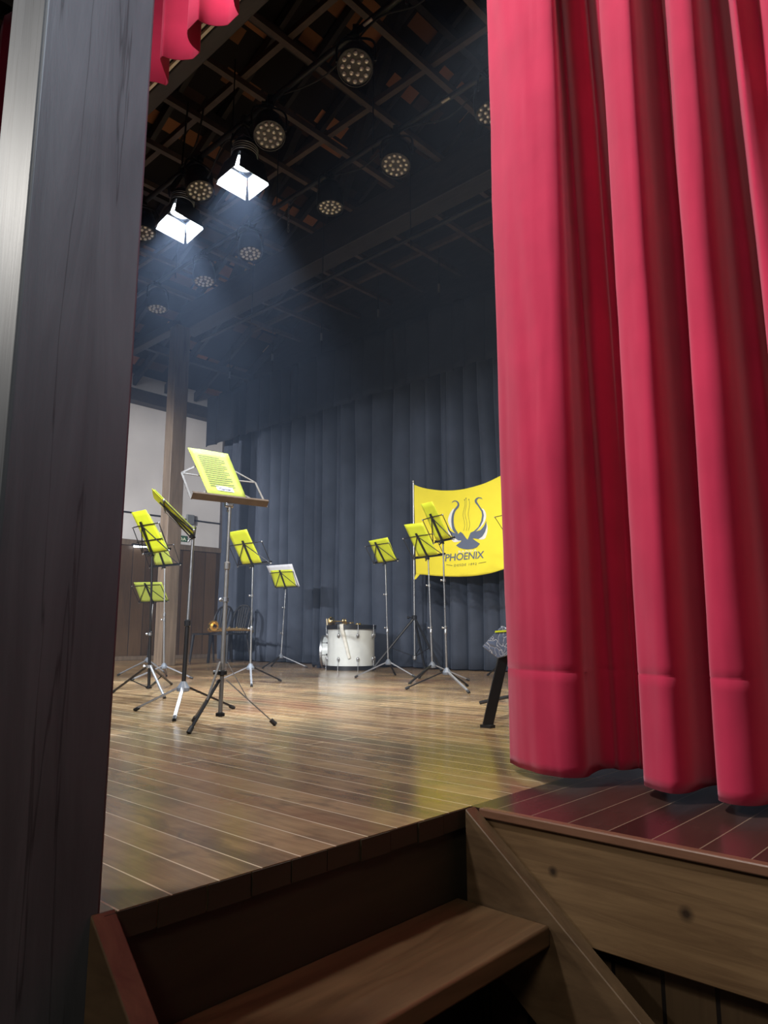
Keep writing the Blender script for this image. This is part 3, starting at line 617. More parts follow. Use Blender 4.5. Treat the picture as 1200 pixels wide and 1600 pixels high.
# ------------------------------------------------------------------ wall fittings
sg = thing('exit_sign', (WX+0.02, 6.8, 2.08), 'small green exit sign on the white wall above the wainscot', 'sign')
e0 = onx(292.5, 846.5, WX+0.02); e1 = onx(283, 837, WX+0.02)
s_y1 = e0.y; s_y0 = s_y1-0.36; s_z0 = e0.z-0.0; s_z1 = e1.z
MB().box((WX, s_y0, s_z0-0.005), (WX+0.015, s_y1, s_z1+0.005)).build('sign_panel', M['sign_green'], sg, smooth=False)
def text_mesh(txt, bold=0.0, size=1.0, spacing=1.0):
    cu = bpy.data.curves.new('t', 'FONT'); cu.body = txt; cu.size = size; cu.offset = bold; cu.space_character = spacing
    cu.resolution_u = 4
    o = bpy.data.objects.new('t', cu); C.objects.link(o)
    dg = bpy.context.evaluated_depsgraph_get(); dg.update(); me = bpy.data.meshes.new_from_object(o.evaluated_get(dg))
    bpy.data.objects.remove(o); return me
def text_on(name, txt, mat, parent, fn, bold=0.0, cuts=0, spacing=1.0, shear=0.0):
    """fn(u, v) -> world point, u across the text 0..1, v 0 at the baseline, 1 at cap height"""
    me = text_mesh(txt, bold, 1.0, spacing)
    bm = bmesh.new(); bm.from_mesh(me)
    if cuts: bmesh.ops.triangulate(bm, faces=bm.faces)
    xs = [v.co.x for v in bm.verts]; ys = [v.co.y for v in bm.verts]; x0, x1 = min(xs), max(xs); cap = 0.70
    off = Vector(parent['_o'])
    for v in bm.verts:
        v.co = Vector(fn((v.co.x-x0)/(x1-x0)+shear*v.co.y, v.co.y/cap))-off
    me2 = bpy.data.meshes.new(name); bm.to_mesh(me2); bm.free(); me2.materials.append(mat)
    o = bpy.data.objects.new(name, me2); C.objects.link(o); o.parent = parent; o['_o'] = tuple(off); return o
text_on('lettering', 'SAÍDA', M['sign_white'], sg, lambda u, v: (WX+0.018, s_y0+0.04+(s_y1-s_y0-0.06)*u, s_z0+0.015+0.055*v), 0.02)
cdt = thing('wall_conduit', (WX+0.02, 6.5, 2.48), 'black conduit pipe along the white wall with a grey box', 'conduit')
MB().tube([(WX+0.02, 3.0, 2.50), (WX+0.02, 8.3, 2.505)], 0.014, 8).build('pipe', M['conduit'], cdt)
cb = onx(297, 812, WX+0.03); MB().box((WX, cb.y-0.075, cb.z-0.09), (WX+0.06, cb.y+0.075, cb.z+0.09)).build('junction_box', M['box_grey'], cdt, bevel=0.008)
tl = thing('tube_lamp', (WX+0.1, 6.05, 1.90), 'short lit tube lamp on the plank wall behind the left stands', 'lamp')
t0 = onx(209, 853.5, WX+0.12); t1 = onx(231, 855, WX+0.12)
MB().tube([t0, t1], 0.016, 10).build('tube', M['tube_on'], tl)
MB().box((WX+0.05, t0.y-0.03, t0.z+0.015), (WX+0.14, t1.y+0.03, t0.z+0.045)).build('housing', M['black_metal'], tl, smooth=False)

# ------------------------------------------------------------------ music stands
def top_at(base, piv):
    d = ray(*piv); hd = Vector((fw.x, fw.y)).normalized()
    t = (Vector(base).dot(hd))/(Vector((d.x, d.y)).dot(hd)); return EYE+d*t
def stand(key, base, feet, piv, yaw, tilt, hw, ht, side, label, hub_h=0.165, pole=('black', 'chrome'), pr=0.009, braced=False, knobs=(), desk='black', legm='chrome', front=False, joint=0.5, cross2=False):
    B0 = Vector((*base, 0)); T = top_at(base, piv)
    r = thing('music_stand', B0, label, 'music stand', 'folding music stands on the stage')
    mm = {'black': M['black_metal'], 'chrome': M['chrome'], 'dull': M['chrome_dull']}
    def at(z): t = z/T.z; return Vector((B0.x+(T.x-B0.x)*t, B0.y+(T.y-B0.y)*t, z))
    J = hub_h+(T.z-hub_h)*joint
    zlow = 0.05 if braced else hub_h-0.02
    MB().tube([at(zlow), at(J)], pr, 12).build('lower_tube', mm[pole[0]], r)
    MB().tube([at(J-0.01), at(T.z-0.015)], pr*0.72, 12).build('upper_tube', mm[pole[1]], r)
    MB().lathe(at(J-0.02), (0, 0, 1), [(pr, 0), (pr*1.45, 0.004), (pr*1.45, 0.034), (pr, 0.04)], 14).build('collar', M['plastic_black'] if pole[0] == 'black' else mm[pole[0]], r)
    fr = Vector((rt.x, rt.y, 0)).normalized()
    for zf in knobs:
        p = at(hub_h+(T.z-hub_h)*zf); sd = -fr
        MB().lathe(p+Vector((0, 0, -0.012)), (0, 0, 1), [(pr, 0), (pr*1.5, 0.002), (pr*1.5, 0.022), (pr, 0.024)], 12).tube([p, p+sd*0.022], 0.004, 6).lathe(p+sd*0.020, sd, [(0.009, 0), (0.010, 0.004), (0.009, 0.010)], 10).build('clamp_knob', M['chrome'], r)
    if not braced:
        h = at(hub_h)
        MB().lathe(at(hub_h-0.045), (0, 0, 1), [(0.018, 0), (0.035, 0.006), (0.036, 0.024), (0.022, 0.046), (0.013, 0.060)], 18).build('hub', M['plastic_grey'], r)
    else:
        MB().lathe(at(hub_h-0.015), (0, 0, 1), [(0.012, 0), (0.024, 0.004), (0.024, 0.022), (0.012, 0.026)], 14).tube([at(hub_h), at(hub_h)+fr*-0.03], 0.005, 6).lathe(at(hub_h)-fr*0.03, -fr, [(0.011, 0), (0.011, 0.012)], 10).build('hub', M['black_metal'] if key == 'A' else M['chrome'], r)
        MB().lathe(at(zlow), (0, 0, 1), [(0.010, 0), (0.022, 0.004), (0.022, 0.018), (0.012, 0.022)], 14).build('brace_collar', M['black_metal'], r)
    for i, f in enumerate(feet):
        F = Vector((*f, 0.008)); dirh = (F-B0); dirh.z = 0; dirh.normalize()
        lm = legm if isinstance(legm, str) else legm[i]
        lm = M['satin'] if lm == 'chrome' else mm[lm]
        if braced:
            a = at(hub_h)+dirh*0.022 if key != 'A' else at(0.225)+dirh*0.02
            up_ = at(hub_h) if key != 'A' else at(0.31)
            if key == 'A':
                lg = MB().bar(a, F, 0.014, 0.006).build('leg', lm, r, smooth=False)
                mid = a.lerp(F, 0.42)+Vector((0, 0, 0.004)); MB().bar(up_+dirh*0.022, mid, 0.010, 0.004).build('brace', mm['dull'], r, smooth=False)
            else:
                lg = MB().tube([a, F], 0.0085, 8).build('leg', lm, r)
                mid = a.lerp(F, 0.50); MB().bar(at(zlow+0.01)+dirh*0.02, mid, 0.010, 0.004).build('brace', mm['black'], r, smooth=False)
        else:
            a = at(hub_h-0.02)+dirh*0.03
            lg = MB().bar(a, F+Vector((0, 0, 0.003)), 0.017, 0.010).build('leg', lm, r, smooth=False)
        MB().tube([F-(F-a).normalized()*0.03, F+(F-a).normalized()*0.004], 0.011, 8).build('rubber_foot', M['rubber'], lg)
    # desk
    nh = Vector((math.cos(D(yaw)), math.sin(D(yaw)), 0)); v = Vector((0, 0, 1))*math.cos(D(tilt))-nh*math.sin(D(tilt)); u = Vector((0, 0, 1)).cross(nh); n = u.cross(v)
    cc = T+u*side
    dm = mm[desk]
    dk = MB().bar(T-v*0.02-n*0.004, T+v*(ht+0.03)-n*0.004, 0.022, 0.008, n).build('desk_spine', dm, r, smooth=False)
    MB().lathe(T-u*0.022-n*0.015, u, [(0.011, 0), (0.013, 0.006), (0.013, 0.036), (0.011, 0.042)], 12).tube([T-n*0.015, T-n*0.04-Vector((0, 0, 0.012))], 0.006, 8).build('tilt_clamp', M['plastic_black'] if desk == 'black' else M['chrome'], r)
    rr_ = 0.0042 if desk == 'black' else 0.005
    BL, BR = cc-u*hw, cc+u*hw; TL, TR_ = BL+v*ht*0.98, BR+v*ht*0.98; MT = T+v*ht
    lw = 0.035 if front else 0.022
    MB().slab([BL, BR, BR+n*lw+v*0.004, BL+n*lw+v*0.004], v, 0.0015).slab([BL+n*lw+v*0.004, BR+n*lw+v*0.004, BR+n*lw+v*0.016, BL+n*lw+v*0.016], n, 0.001).build('ledge', M['ledge'] if front else dm, r, smooth=False)
    if front:
        PK = T+v*(ht*1.42); TLw, TRw = cc-u*(hw*1.0)+v*ht*0.78, cc+u*(hw*1.0)+v*ht*0.78
        fm = M['chrome_dull']
        MB().bar(PK, TLw, 0.011, 0.003, n).bar(PK, TRw, 0.011, 0.003, n).build('upper_arm', fm, r, smooth=False)
        MB().bar(T+v*ht*0.75, TLw, 0.011, 0.003, n).bar(T+v*ht*0.75, TRw, 0.011, 0.003, n).build('cross_arm', fm, r, smooth=False)
        MB().bar(TLw, BL, 0.011, 0.003, n).bar(TRw, BR, 0.011, 0.003, n).build('side_arm', fm, r, smooth=False)
        MB().bar(T+v*ht*0.6, BL, 0.011, 0.003, n).bar(T+v*ht*0.6, BR, 0.011, 0.003, n).bar(T, PK, 0.014, 0.004, n).build('diagonal_arm', fm, r, smooth=False)
    else:
        MB().tube([TL, MT-n*0.002, TR_], rr_, 6).build('cross_arm', dm, r)
        if cross2: MB().tube([cc-u*hw*0.85+v*ht*0.45, cc+u*hw*1.1+v*ht*0.45], rr_, 6).build('cross_arm', dm, r)
        MB().tube([TL, BL], rr_*0.8, 6).build('side_arm', dm, r); MB().tube([TR_, BR], rr_*0.8, 6).build('side_arm', dm, r)
        MB().tube([MT-n*0.005, BL-n*0.003], rr_, 6).build('diagonal_arm', dm, r); MB().tube([MT-n*0.005, BR-n*0.003], rr_, 6).build('diagonal_arm', dm, r)
        for p in (TL, TR_, BL, BR): MB().ball(p, 0.008, 8).build('rivet', M['chrome'], r)
    return dict(T=T, u=u, v=v, n=n, root=r, hw=hw, ht=ht)
def sheet(S, px, off, mat, label, name='sheet_music', bend=0.0, back=None, group='sheets on the music stands'):
    n = S['n']; P = S['T']+n*off
    q = [on_plane(x, y, P, n) for x, y in px]          # TL TR BR BL
    def f(a, b):
        p = (q[0].lerp(q[1], a)).lerp(q[3].lerp(q[2], a), b)
        return p+n*(bend*math.sin(a*PI)*(1-b)+0.002*math.sin(a*5+b*3))
    o = MB().grid(f, 8, 8).build(name, mat, solid=0.0014, loc=(q[2]+q[3])/2, sharp=80)
    return tag(o, label, 'sheet music', group), q, f
ST = {}
ST['A'] = stand('A', (-3.013, 2.074), [onz(295, 1147).xy, onz(430, 1134).xy, onz(302.5, 1128).xy], (359.5, 786), 348.5, 43.4, 0.205, 0.278, 0.0,
                'tallest nickel music stand in front with a printed yellow sheet facing the viewer', 0.26, ('dull', 'dull'), 0.0105, True, (0.42,), 'dull', ('black', 'dull', 'dull'), True, 0.62)
ST['B'] = stand('B', (-3.672, 2.271), [onz(211, 1111).xy, onz(272, 1127).xy, onz(365, 1108).xy], (302, 836), 58.5, 46, 0.20, 0.24, 0.0,
                'black music stand with its desk seen edge on, left of the tallest stand', 0.165, ('black', 'chrome'), 0.0125, False, (), 'black', ('chrome', 'chrome', 'black'), False, 0.40)
ST['C'] = stand('C', (-4.88, 2.74), [onz(176, 1083).xy, onz(257, 1092).xy, onz(268, 1070).xy], (238, 864), 91.9, 26, 0.179, 0.22, -0.045,
                'black braced music stand nearest the pillar, in front of two chrome ones', 0.21, ('black', 'black'), 0.011, True, (0.28,), 'black', ('black', 'chrome', 'black'), False, 0.28, True)
ST['D'] = stand('D', (-6.589, 3.855), [onz(300.5, 1061).xy, onz(260, 1057).xy, onz(205, 1064).xy], (257.4, 885), 96.8, 26, 0.25, 0.223, 0.0,
                'chrome music stand behind the black braced one, before the brown post', 0.14, ('chrome', 'chrome'), 0.010, False, (0.45,), 'black', 'chrome', False, 0.5)
ST['E'] = stand('E', (-7.65, 4.25), [onz(184, 1056).xy, onz(258.5, 1052.5).xy, onz(243, 1046).xy], (239.4, 941), 98, 31, 0.26, 0.222, 0.0,
                'lowest music stand at far left with a pale sheet near waist height', 0.16, ('black', 'chrome'), 0.011, False, (), 'black', 'chrome', False, 0.5)
ST['F'] = stand('F', (-5.387, 4.017), [onz(340, 1066).xy, onz(438.7, 1065).xy, onz(393, 1073.5).xy], (395, 883), 90.9, 30, 0.245, 0.22, -0.015,
                'music stand just right of the tallest stand, in front of the black backdrop', 0.162, ('chrome', 'chrome'), 0.009, False, (0.36, 0.69), 'black', ('chrome', 'black', 'chrome'), False, 0.36)
ST['G'] = stand('G', (-7.518, 6.085), [onz(410, 1045).xy, onz(424, 1041.5).xy, onz(480, 1043.5).xy], (446.5, 918), 96, 28.4, 0.212, 0.226, -0.016,
                'small distant music stand with white and yellow sheets left of the drum', 0.165, ('chrome', 'chrome'), 0.009, False, (0.32, 0.70), 'black', ('black', 'black', 'chrome'), False, 0.32)
ST['H'] = stand('H', (-5.124, 5.577), [onz(555, 1059).xy, onz(617.7, 1055.5).xy, onz(648, 1058.5).xy], (602, 879), 79.9, 32.6, 0.208, 0.218, -0.006,
                'music stand immediately right of the white drum', 0.165, ('chrome', 'chrome'), 0.009, False, (0.33, 0.67), 'black', ('chrome', 'black', 'chrome'), False, 0.30)
ST['I'] = stand('I', (-4.358, 5.358), [onz(639.8, 1069.4).xy, onz(655, 1060.5).xy, onz(733, 1064).xy], (669, 871), 80.9, 34.2, 0.225, 0.24, -0.006,
                'left one of the two music stands in front of the yellow flag', 0.165, ('chrome', 'chrome'), 0.009, False, (0.33, 0.73), 'black', ('black', 'black', 'chrome'), False, 0.30)
ST['J'] = stand('J', (-3.629, 4.643), [onz(634, 1077.6).xy, onz(733, 1083.7).xy, onz(730.5, 1072.7).xy], (692, 846), 71.2, 28.1, 0.153, 0.223, -0.005,
                'right one of the two music stands before the flag, overlapping the emblem', 0.158, ('chrome', 'chrome'), 0.009, False, (0.32, 0.69), 'black', ('black', 'chrome', 'black'), False, 0.29)
ST['L'] = stand('L', (-4.22, 6.33), [onz(762, 1056).xy, onz(812, 1060).xy, onz(806, 1052.5).xy], (808, 830), 75, 40, 0.19, 0.22, 0.0,
                'music stand mostly hidden behind the red curtain edge beside the flag', 0.165, ('chrome', 'chrome'), 0.009, False, (0.4,), 'black', 'black', False, 0.4)
oA, qA, fA = sheet(ST['A'], [(293, 699.5), (356.3, 708.8), (384.5, 778.5), (325.5, 772.5)], 0.006, M['pale_paper'], 'printed pale yellow score with a small white label on the tallest stand')
nA = ST['A']['n']
mb = MB()
for k in range(15):
    b = 0.16+k*0.046
    x0, x1 = 0.16, (0.80 if k % 3 else 0.70)
    for s_ in range(6):
        a0 = x0+(x1-x0)*s_/6; a1 = x0+(x1-x0)*(s_+1)/6
        mb.bm.faces.new([mb.bm.verts.new(fA(a_, b_)+nA*0.0045) for a_, b_ in ((a0, b), (a1, b), (a1, b+0.014), (a0, b+0.014))])
mb.build('printed_lines', M['ink'], oA, smooth=False)
mb = MB(); P4 = [(0.30, 0.795), (0.72, 0.815), (0.72, 0.915), (0.30, 0.895)]
mb.slab([fA(a, b)+nA*0.003 for a, b in P4], nA, 0.0008)
lb = mb.build('name_label', M['white_paper'], oA, smooth=False)
def lab_pt(u, v):
    a = 0.36+0.28*u; b = 0.882+0.01*u-0.040*v
    return fA(a, b)+nA*0.0064
text_on('lettering', 'Clarinet', M['ink_dark'], lb, lab_pt, 0.025)
# papers on the other stands
SB = ST['B']
def sheetB(w0, w1, h0, h1, off, mat, lab):
    q = [SB['T']+SB['u']*w0+SB['v']*h1+SB['n']*off, SB['T']+SB['u']*w1+SB['v']*h1+SB['n']*off, SB['T']+SB['u']*w1+SB['v']*h0+SB['n']*off, SB['T']+SB['u']*w0+SB['v']*h0+SB['n']*off]
    o = MB().slab(q, SB['n'], 0.002).build('sheet_music', mat, loc=q[2], smooth=False); return tag(o, lab, 'sheet music', 'sheets on the music stands')
sheetB(-0.15, 0.15, 0.003, 0.335, 0.005, M['yellow_paper'], 'yellow folder seen edge on upon the black stand')
sheetB(-0.14, 0.14, 0.003, 0.325, 0.013, M['pale_paper'], 'pale front pages of the folder seen edge on')
sheet(ST['C'], [(205.3, 801), (228.2, 796), (262, 861), (234.4, 865)], 0.006, M['yellow_paper'], 'tall narrow yellow sheet on the black braced stand by the pillar')
sheet(ST['C'], [(214, 806), (233, 803), (264.5, 860.5), (240, 865)], 0.012, M['pale_paper'], 'second yellow sheet tucked behind the tall narrow one')
sheet(ST['D'], [(225, 834), (252, 831.5), (269.8, 881), (242.8, 883)], 0.006, M['pale_paper'], 'yellow sheet on the chrome stand before the brown post')
sheet(ST['E'], [(209, 910), (253, 909.4), (263, 939.3), (220.3, 940.5)], 0.006, M['pale_paper'], 'wide pale sheet on the lowest stand at far left')
sheet(ST['F'], [(356, 832), (385.5, 827), (408.8, 879), (378.8, 881.5)], 0.006, M['yellow_paper'], 'bright yellow sheet on the stand right of the tallest stand')
sheet(ST['G'], [(422.5, 891.5), (456.3, 889.8), (462.5, 916), (429.2, 917.5)], 0.006, M['yellow_paper'], 'yellow sheet in front of white pages left of the drum')
sheet(ST['G'], [(416.2, 884.2), (456.3, 881), (468.3, 916.2), (430, 917.8)], 0.012, M['white_paper'], 'white pages behind the yellow sheet left of the drum')
sheet(ST['H'], [(576, 845.4), (605.8, 839.4), (619.8, 875), (590.6, 879.2)], 0.006, M['yellow_paper'], 'yellow sheet on the stand just right of the drum')
sheet(ST['I'], [(631.2, 819.8), (660.2, 816.5), (684, 866.5), (654, 870)], 0.006, M['yellow_paper'], 'yellow sheet on the left stand in front of the flag')
sheet(ST['J'], [(657.5, 787.7), (675.5, 783.5), (703, 840.5), (682, 845)], 0.006, M['yellow_paper'], 'narrow yellow sheet on the stand overlapping the flag emblem')
sheet(ST['L'], [(788, 789), (820, 787), (830, 828), (800, 828)], 0.006, M['white_paper'], 'white sheet on the stand peeping past the red curtain')

# ------------------------------------------------------------------ flag on its poles
FY = 6.80
fp = thing('flag_pole_stand', (-5.95, FY, 0), 'slim chrome pole with black tripod legs holding the left side of the flag', 'flag pole')
P0 = ony(644.5, 1045, FY); PT = ony(645, 752, FY); pb = Vector((PT.x, FY+0.01, 0))
fp.location = pb; fp['_o'] = tuple(pb)
MB().tube([pb+Vector((0, 0, 0.12)), Vector((PT.x, FY+0.01, PT.z))], 0.012, 12).ball((PT.x, FY+0.01, PT.z), 0.022, 10).build('pole', M['chrome'], fp)
hubz = ony(642, 965, FY).z
MB().lathe((pb.x, pb.y, hubz-0.03), (0, 0, 1), [(0.016, 0), (0.032, 0.01), (0.032, 0.05), (0.016, 0.06)], 14).tube([(pb.x, pb.y, hubz), (pb.x-0.06, pb.y-0.03, hubz)], 0.008, 6).ball((pb.x-0.07, pb.y-0.035, hubz), 0.018, 8).build('collar', M['black_metal'], fp)
for (fx_, fy_) in ((-0.28, -0.46), (0.48, -0.08), (0.02, 0.17)):
    F = pb+Vector((fx_, fy_, 0.012)); H0 = Vector((pb.x, pb.y, hubz))
    lg = MB().tube([H0, F], 0.015, 8).build('leg', M['black_metal'], fp); MB().tube([F.lerp(H0, 0.05), F], 0.019, 8).build('rubber_foot', M['rubber'], lg)
    MB().bar(Vector((pb.x, pb.y, 0.16)), H0.lerp(F, 0.58), 0.014, 0.005).build('brace', M['black_metal'], fp, smooth=False)
MB().lathe((pb.x, pb.y, 0.12), (0, 0, 1), [(0.014, 0), (0.026, 0.01), (0.026, 0.05), (0.014, 0.06)], 14).build('lower_collar', M['chrome'], fp)

tp = [(646.5, 757), (660, 762), (680, 765.5), (700, 766.5), (720, 765), (740, 760.5), (760, 754), (786, 741.5), (812, 729)]
bt = [(650, 897.5), (662, 898), (680, 899.8), (700, 900.8), (720, 901), (740, 900), (765, 896), (790, 888.5), (818, 880)]
def lerpoly(P, u):
    i = min(int(u*(len(P)-1)), len(P)-2); t = u*(len(P)-1)-i
    return Vector(P[i]).lerp(Vector(P[i+1]), t)
TP = [p.xy for p in cr(tp, 8)]; BP = [p.xy for p in cr(bt, 8)]
def wave(px, py):
    a = (px-645)/150; b = (py-757)/140
    return 0.012*math.sin(a*7+b*2.5)+0.010*math.sin(a*3-b*5+1)+0.012*math.exp(-((a*0.9-b*0.8)**2)*40)*(1-min(1, a))
def flag_pt(px, py, off=0.0): return ony(px, py, FY+wave(px, py)-off)
def flagf(u, v):
    p = lerpoly(TP, u).lerp(lerpoly(BP, u), v); return flag_pt(p.x, p.y)
fl = MB().grid(flagf, 64, 48).build('band_flag', M['flag_yellow'], loc=flag_pt(720, 760), solid=0.003, sharp=80)
tag(fl, 'yellow band flag with a grey bird emblem hung before the black backdrop', 'flag')
tail = [(650, 897), (656, 897.5), (650, 905), (646.5, 906)]
MB().slab([flag_pt(*p, 0.004) for p in tail], (0, 1, 0), 0.002).build('corner_tail', M['flag_yellow'], fl, smooth=False)
def cp(x, y): return (620+x/6.667, 730+y/6.667)
def decal(name, poly, mat, off=0.004, smoothp=True):
    if smoothp:
        Q = [p.xy for p in cr(poly+[poly[0]], 3)][:-1]
    else: Q = [Vector(p) for p in poly]
    bm = bmesh.new(); vs = [bm.verts.new((p[0], p[1], 0)) for p in Q]
    for t in tessellate_polygon([[Vector((p[0], p[1], 0)) for p in Q]]): bm.faces.new([vs[k] for k in t])
    for _ in range(3):
        ed = [e for e in bm.edges if e.calc_length() > 28]
        if not ed: break
        bmesh.ops.subdivide_edges(bm, edges=ed, cuts=1); bmesh.ops.triangulate(bm, faces=bm.faces)
    o_ = Vector(fl['_o'])
    for v in bm.verts: v.co = flag_pt(*cp(v.co.x, v.co.y), off)-o_
    me = bpy.data.meshes.new(name); bm.to_mesh(me); bm.free(); me.materials.append(mat)
    o = bpy.data.objects.new(name, me); C.objects.link(o); o.parent = fl; return o
W1 = [(597, 422), (565, 460), (542, 510), (533, 560), (548, 605), (578, 655), (572, 600), (570, 540), (578, 490), (594, 450)]
W2 = [(885, 425), (915, 450), (930, 495), (925, 540), (905, 585), (870, 628), (828, 668), (870, 615), (896, 560), (904, 500), (896, 455)]
W3 = [(940, 585), (946, 645), (936, 700), (912, 747), (852, 750), (888, 722), (918, 672), (932, 622)]
W4 = [(526, 615), (530, 660), (548, 700), (590, 722), (560, 690), (538, 655)]
W5 = [(560, 733), (590, 778), (640, 776), (668, 764), (610, 745)]
for w_ in (W1, W2, W3, W4, W5): decal('white_feather', w_, M['flag_white'], 0.004)
horn = [(570, 380), (580, 358), (600, 347), (625, 350), (645, 368), (651, 395), (641, 420), (617, 447), (602, 478), (594, 512), (591, 560), (597, 610), (612, 648), (637, 690), (605, 682), (582, 652), (571, 600), (568, 540), (576, 490), (592, 450), (620, 412), (633, 390), (628, 370), (613, 358), (597, 357), (580, 367)]
decal('emblem_horn', horn, M['flag_grey'], 0.007)
body = [(522, 605), (548, 655), (590, 682), (640, 694), (664, 672), (690, 695), (718, 735), (736, 755), (746, 735), (768, 682), (805, 664), (850, 622), (878, 560), (888, 500), (882, 462), (850, 412), (815, 368), (811, 345), (824, 324), (850, 312), (880, 317), (894, 337), (876, 325), (852, 323), (834, 340), (834, 360), (865, 408), (897, 455), (906, 500), (898, 558), (872, 612), (820, 672), (872, 655), (908, 612), (932, 560), (934, 620), (920, 672), (890, 722), (850, 748), (800, 740), (790, 745), (866, 798), (830, 836), (790, 851), (740, 856), (690, 851), (650, 838), (617, 815), (668, 775), (672, 763), (640, 762), (600, 735), (560, 690), (535, 655)]
decal('emblem_bird', body, M['flag_grey'], 0.007, False)
for k, (xa, xb, yt) in enumerate(((702, 697, 340), (716, 724, 325), (746, 745, 337))):
    mbs = MB(); pts = []
    for i in range(30):
        t = i/29; px = xa+(xb-xa)*t+9*math.sin(t*9+0.5)+ (8 if k == 2 else 0)*math.sin(t*PI); py = yt+(662-yt)*t
        pts.append(flag_pt(*cp(px, py), 0.005))
    mbs.tube(pts, 0.0024, 4); mbs.ball(pts[0], 0.008, 6, (1, 0.4, 1)); mbs.build('emblem_string', M['flag_line'], fl)
def ft(p0, p1, h, off=0.006, lean=0.0):
    def f(u, v):
        x = p0[0]+(p1[0]-p0[0])*u+lean*v*h; y = p0[1]+(p1[1]-p0[1])*u-v*h
        return flag_pt(*cp(x, y), off)
    return f
text_on('lettering', 'BANDA', M['flag_white'], fl, ft((642, 891), (832, 878), 22), 0.01, 1, 1.5)
text_on('lettering', 'PHOENIX', M['flag_grey'], fl, ft((502, 980), (905, 945), 74, lean=0.10), 0.012, 1, 0.95)
text_on('lettering', 'DESDE 1892', M['flag_line'], fl, ft((596, 1035), (830, 1017), 24, lean=0.1), 0.004, 1, 1.25)
for (a, b) in (((515, 1015), (578, 1024)), ((850, 1001), (930, 986))):
    MB().tube([flag_pt(*cp(*a), 0.005), flag_pt(*cp(*b), 0.005)], 0.003, 4).build('emblem_dash', M['flag_line'], fl)
# second pole, behind the red curtain
pr_ = flag_pt(812, 729); f2 = thing('flag_pole_stand', (pr_.x+0.02, FY+0.01, 0), 'chrome pole behind the red curtain holding the right side of the flag', 'flag pole')
MB().tube([(pr_.x+0.02, FY+0.01, 0.1), (pr_.x+0.02, FY+0.01, pr_.z+0.03)], 0.012, 10).build('pole', M['chrome'], f2)
for a in (90, 330, 210): MB().tube([(pr_.x+0.02, FY+0.01, 0.5), (pr_.x+0.02+0.33*math.cos(D(a)), FY+0.01+0.25*math.sin(D(a)), 0.012)], 0.012, 8).build('leg', M['black_metal'], f2)

# ------------------------------------------------------------------ drums
dc = Vector((-6.54, 6.42, 0))
dr = thing('bass_drum', dc, 'white bass drum lying flat with black hoops before the backdrop', 'drum')
R_, H_ = 0.297, 0.545
MB().lathe(dc, (0, 0, 1), [(R_, 0.03), (R_, H_-0.03)], 64, False).build('shell', M['drum_shell'], dr)
MB().lathe(dc, (0, 0, 1), [(R_+0.002, 0.0), (R_+0.018, 0.0), (R_+0.018, 0.05), (R_+0.002, 0.05)], 64).build('hoop', M['black_metal'], dr)
MB().lathe(dc, (0, 0, 1), [(R_+0.002, H_-0.05), (R_+0.022, H_-0.05), (R_+0.022, H_), (R_-0.006, H_), (R_-0.006, H_-0.012)], 64, False).build('hoop', M['black_metal'], dr)
MB().lathe(dc, (0, 0, 1), [(0.001, H_-0.014), (R_-0.004, H_-0.012)], 64, False).build('drum_skin', M['drum_head'], dr)
for k in range(8):
    a = 2*PI*(k+0.35)/8; d = Vector((math.cos(a), math.sin(a), 0))
    for z0, z1, zl in ((H_-0.06, H_+0.004, H_-0.13), (0.0, 0.06, 0.13)):
        t = dc+d*(R_+0.024)
        MB().tube([t+Vector((0, 0, min(z0, zl))), t+Vector((0, 0, max(z1, zl)))], 0.004, 6).build('tension_rod', M['chrome'], dr)
        c = dc+d*(R_+0.012)+Vector((0, 0, zl)); MB().ball(c, 0.022, 10, (0.8, 0.8, 1.35)).build('lug', M['chrome'], dr)
# strap draped over the drum
sp = []
for i, (px, py) in enumerate(((524, 978), (529, 978.5), (531, 990), (534, 1000), (538, 1008), (540, 1022), (543, 1027))): sp.append((px, py))
a_front = [dc+Vector((math.cos(D(q))*(R_+rr), math.sin(D(q))*(R_+rr), z)) for q, rr, z in ((-66, -0.05, H_+0.006), (-66, 0.024, H_+0.006), (-65, 0.028, H_-0.06), (-61, 0.02, 0.40), (-56, 0.014, 0.30), (-51, 0.014, 0.19), (-48, 0.016, 0.14))]
A3 = cr3(a_front, 5); mbs = MB()
for i in range(len(A3)-1):
    tdir = (A3[i+1]-A3[i]).normalized(); nn = (A3[i]-dc); nn.z = 0; nn.normalize(); wv = tdir.cross(nn)
    if wv.length < 0.3: wv = Vector((-nn.y, nn.x, 0))
    wv.normalize()
    if i == 0: pw = wv
    if wv.dot(pw) < 0: wv = -wv
    pw = wv
    w_ = 0.028-0.012*i/len(A3)
    V = [mbs.bm.verts.new(p) for p in (A3[i]-wv*w_, A3[i]+wv*w_, A3[i+1]+wv*w_, A3[i+1]-wv*w_)]; mbs.bm.faces.new(V)
bmesh.ops.remove_doubles(mbs.bm, verts=mbs.bm.verts, dist=0.004)
tag(mbs.build('drum_strap', M['strap'], solid=0.003, loc=dc+Vector((0.1, -0.3, 0.3))), 'white webbing strap draped down the front of the bass drum', 'strap')
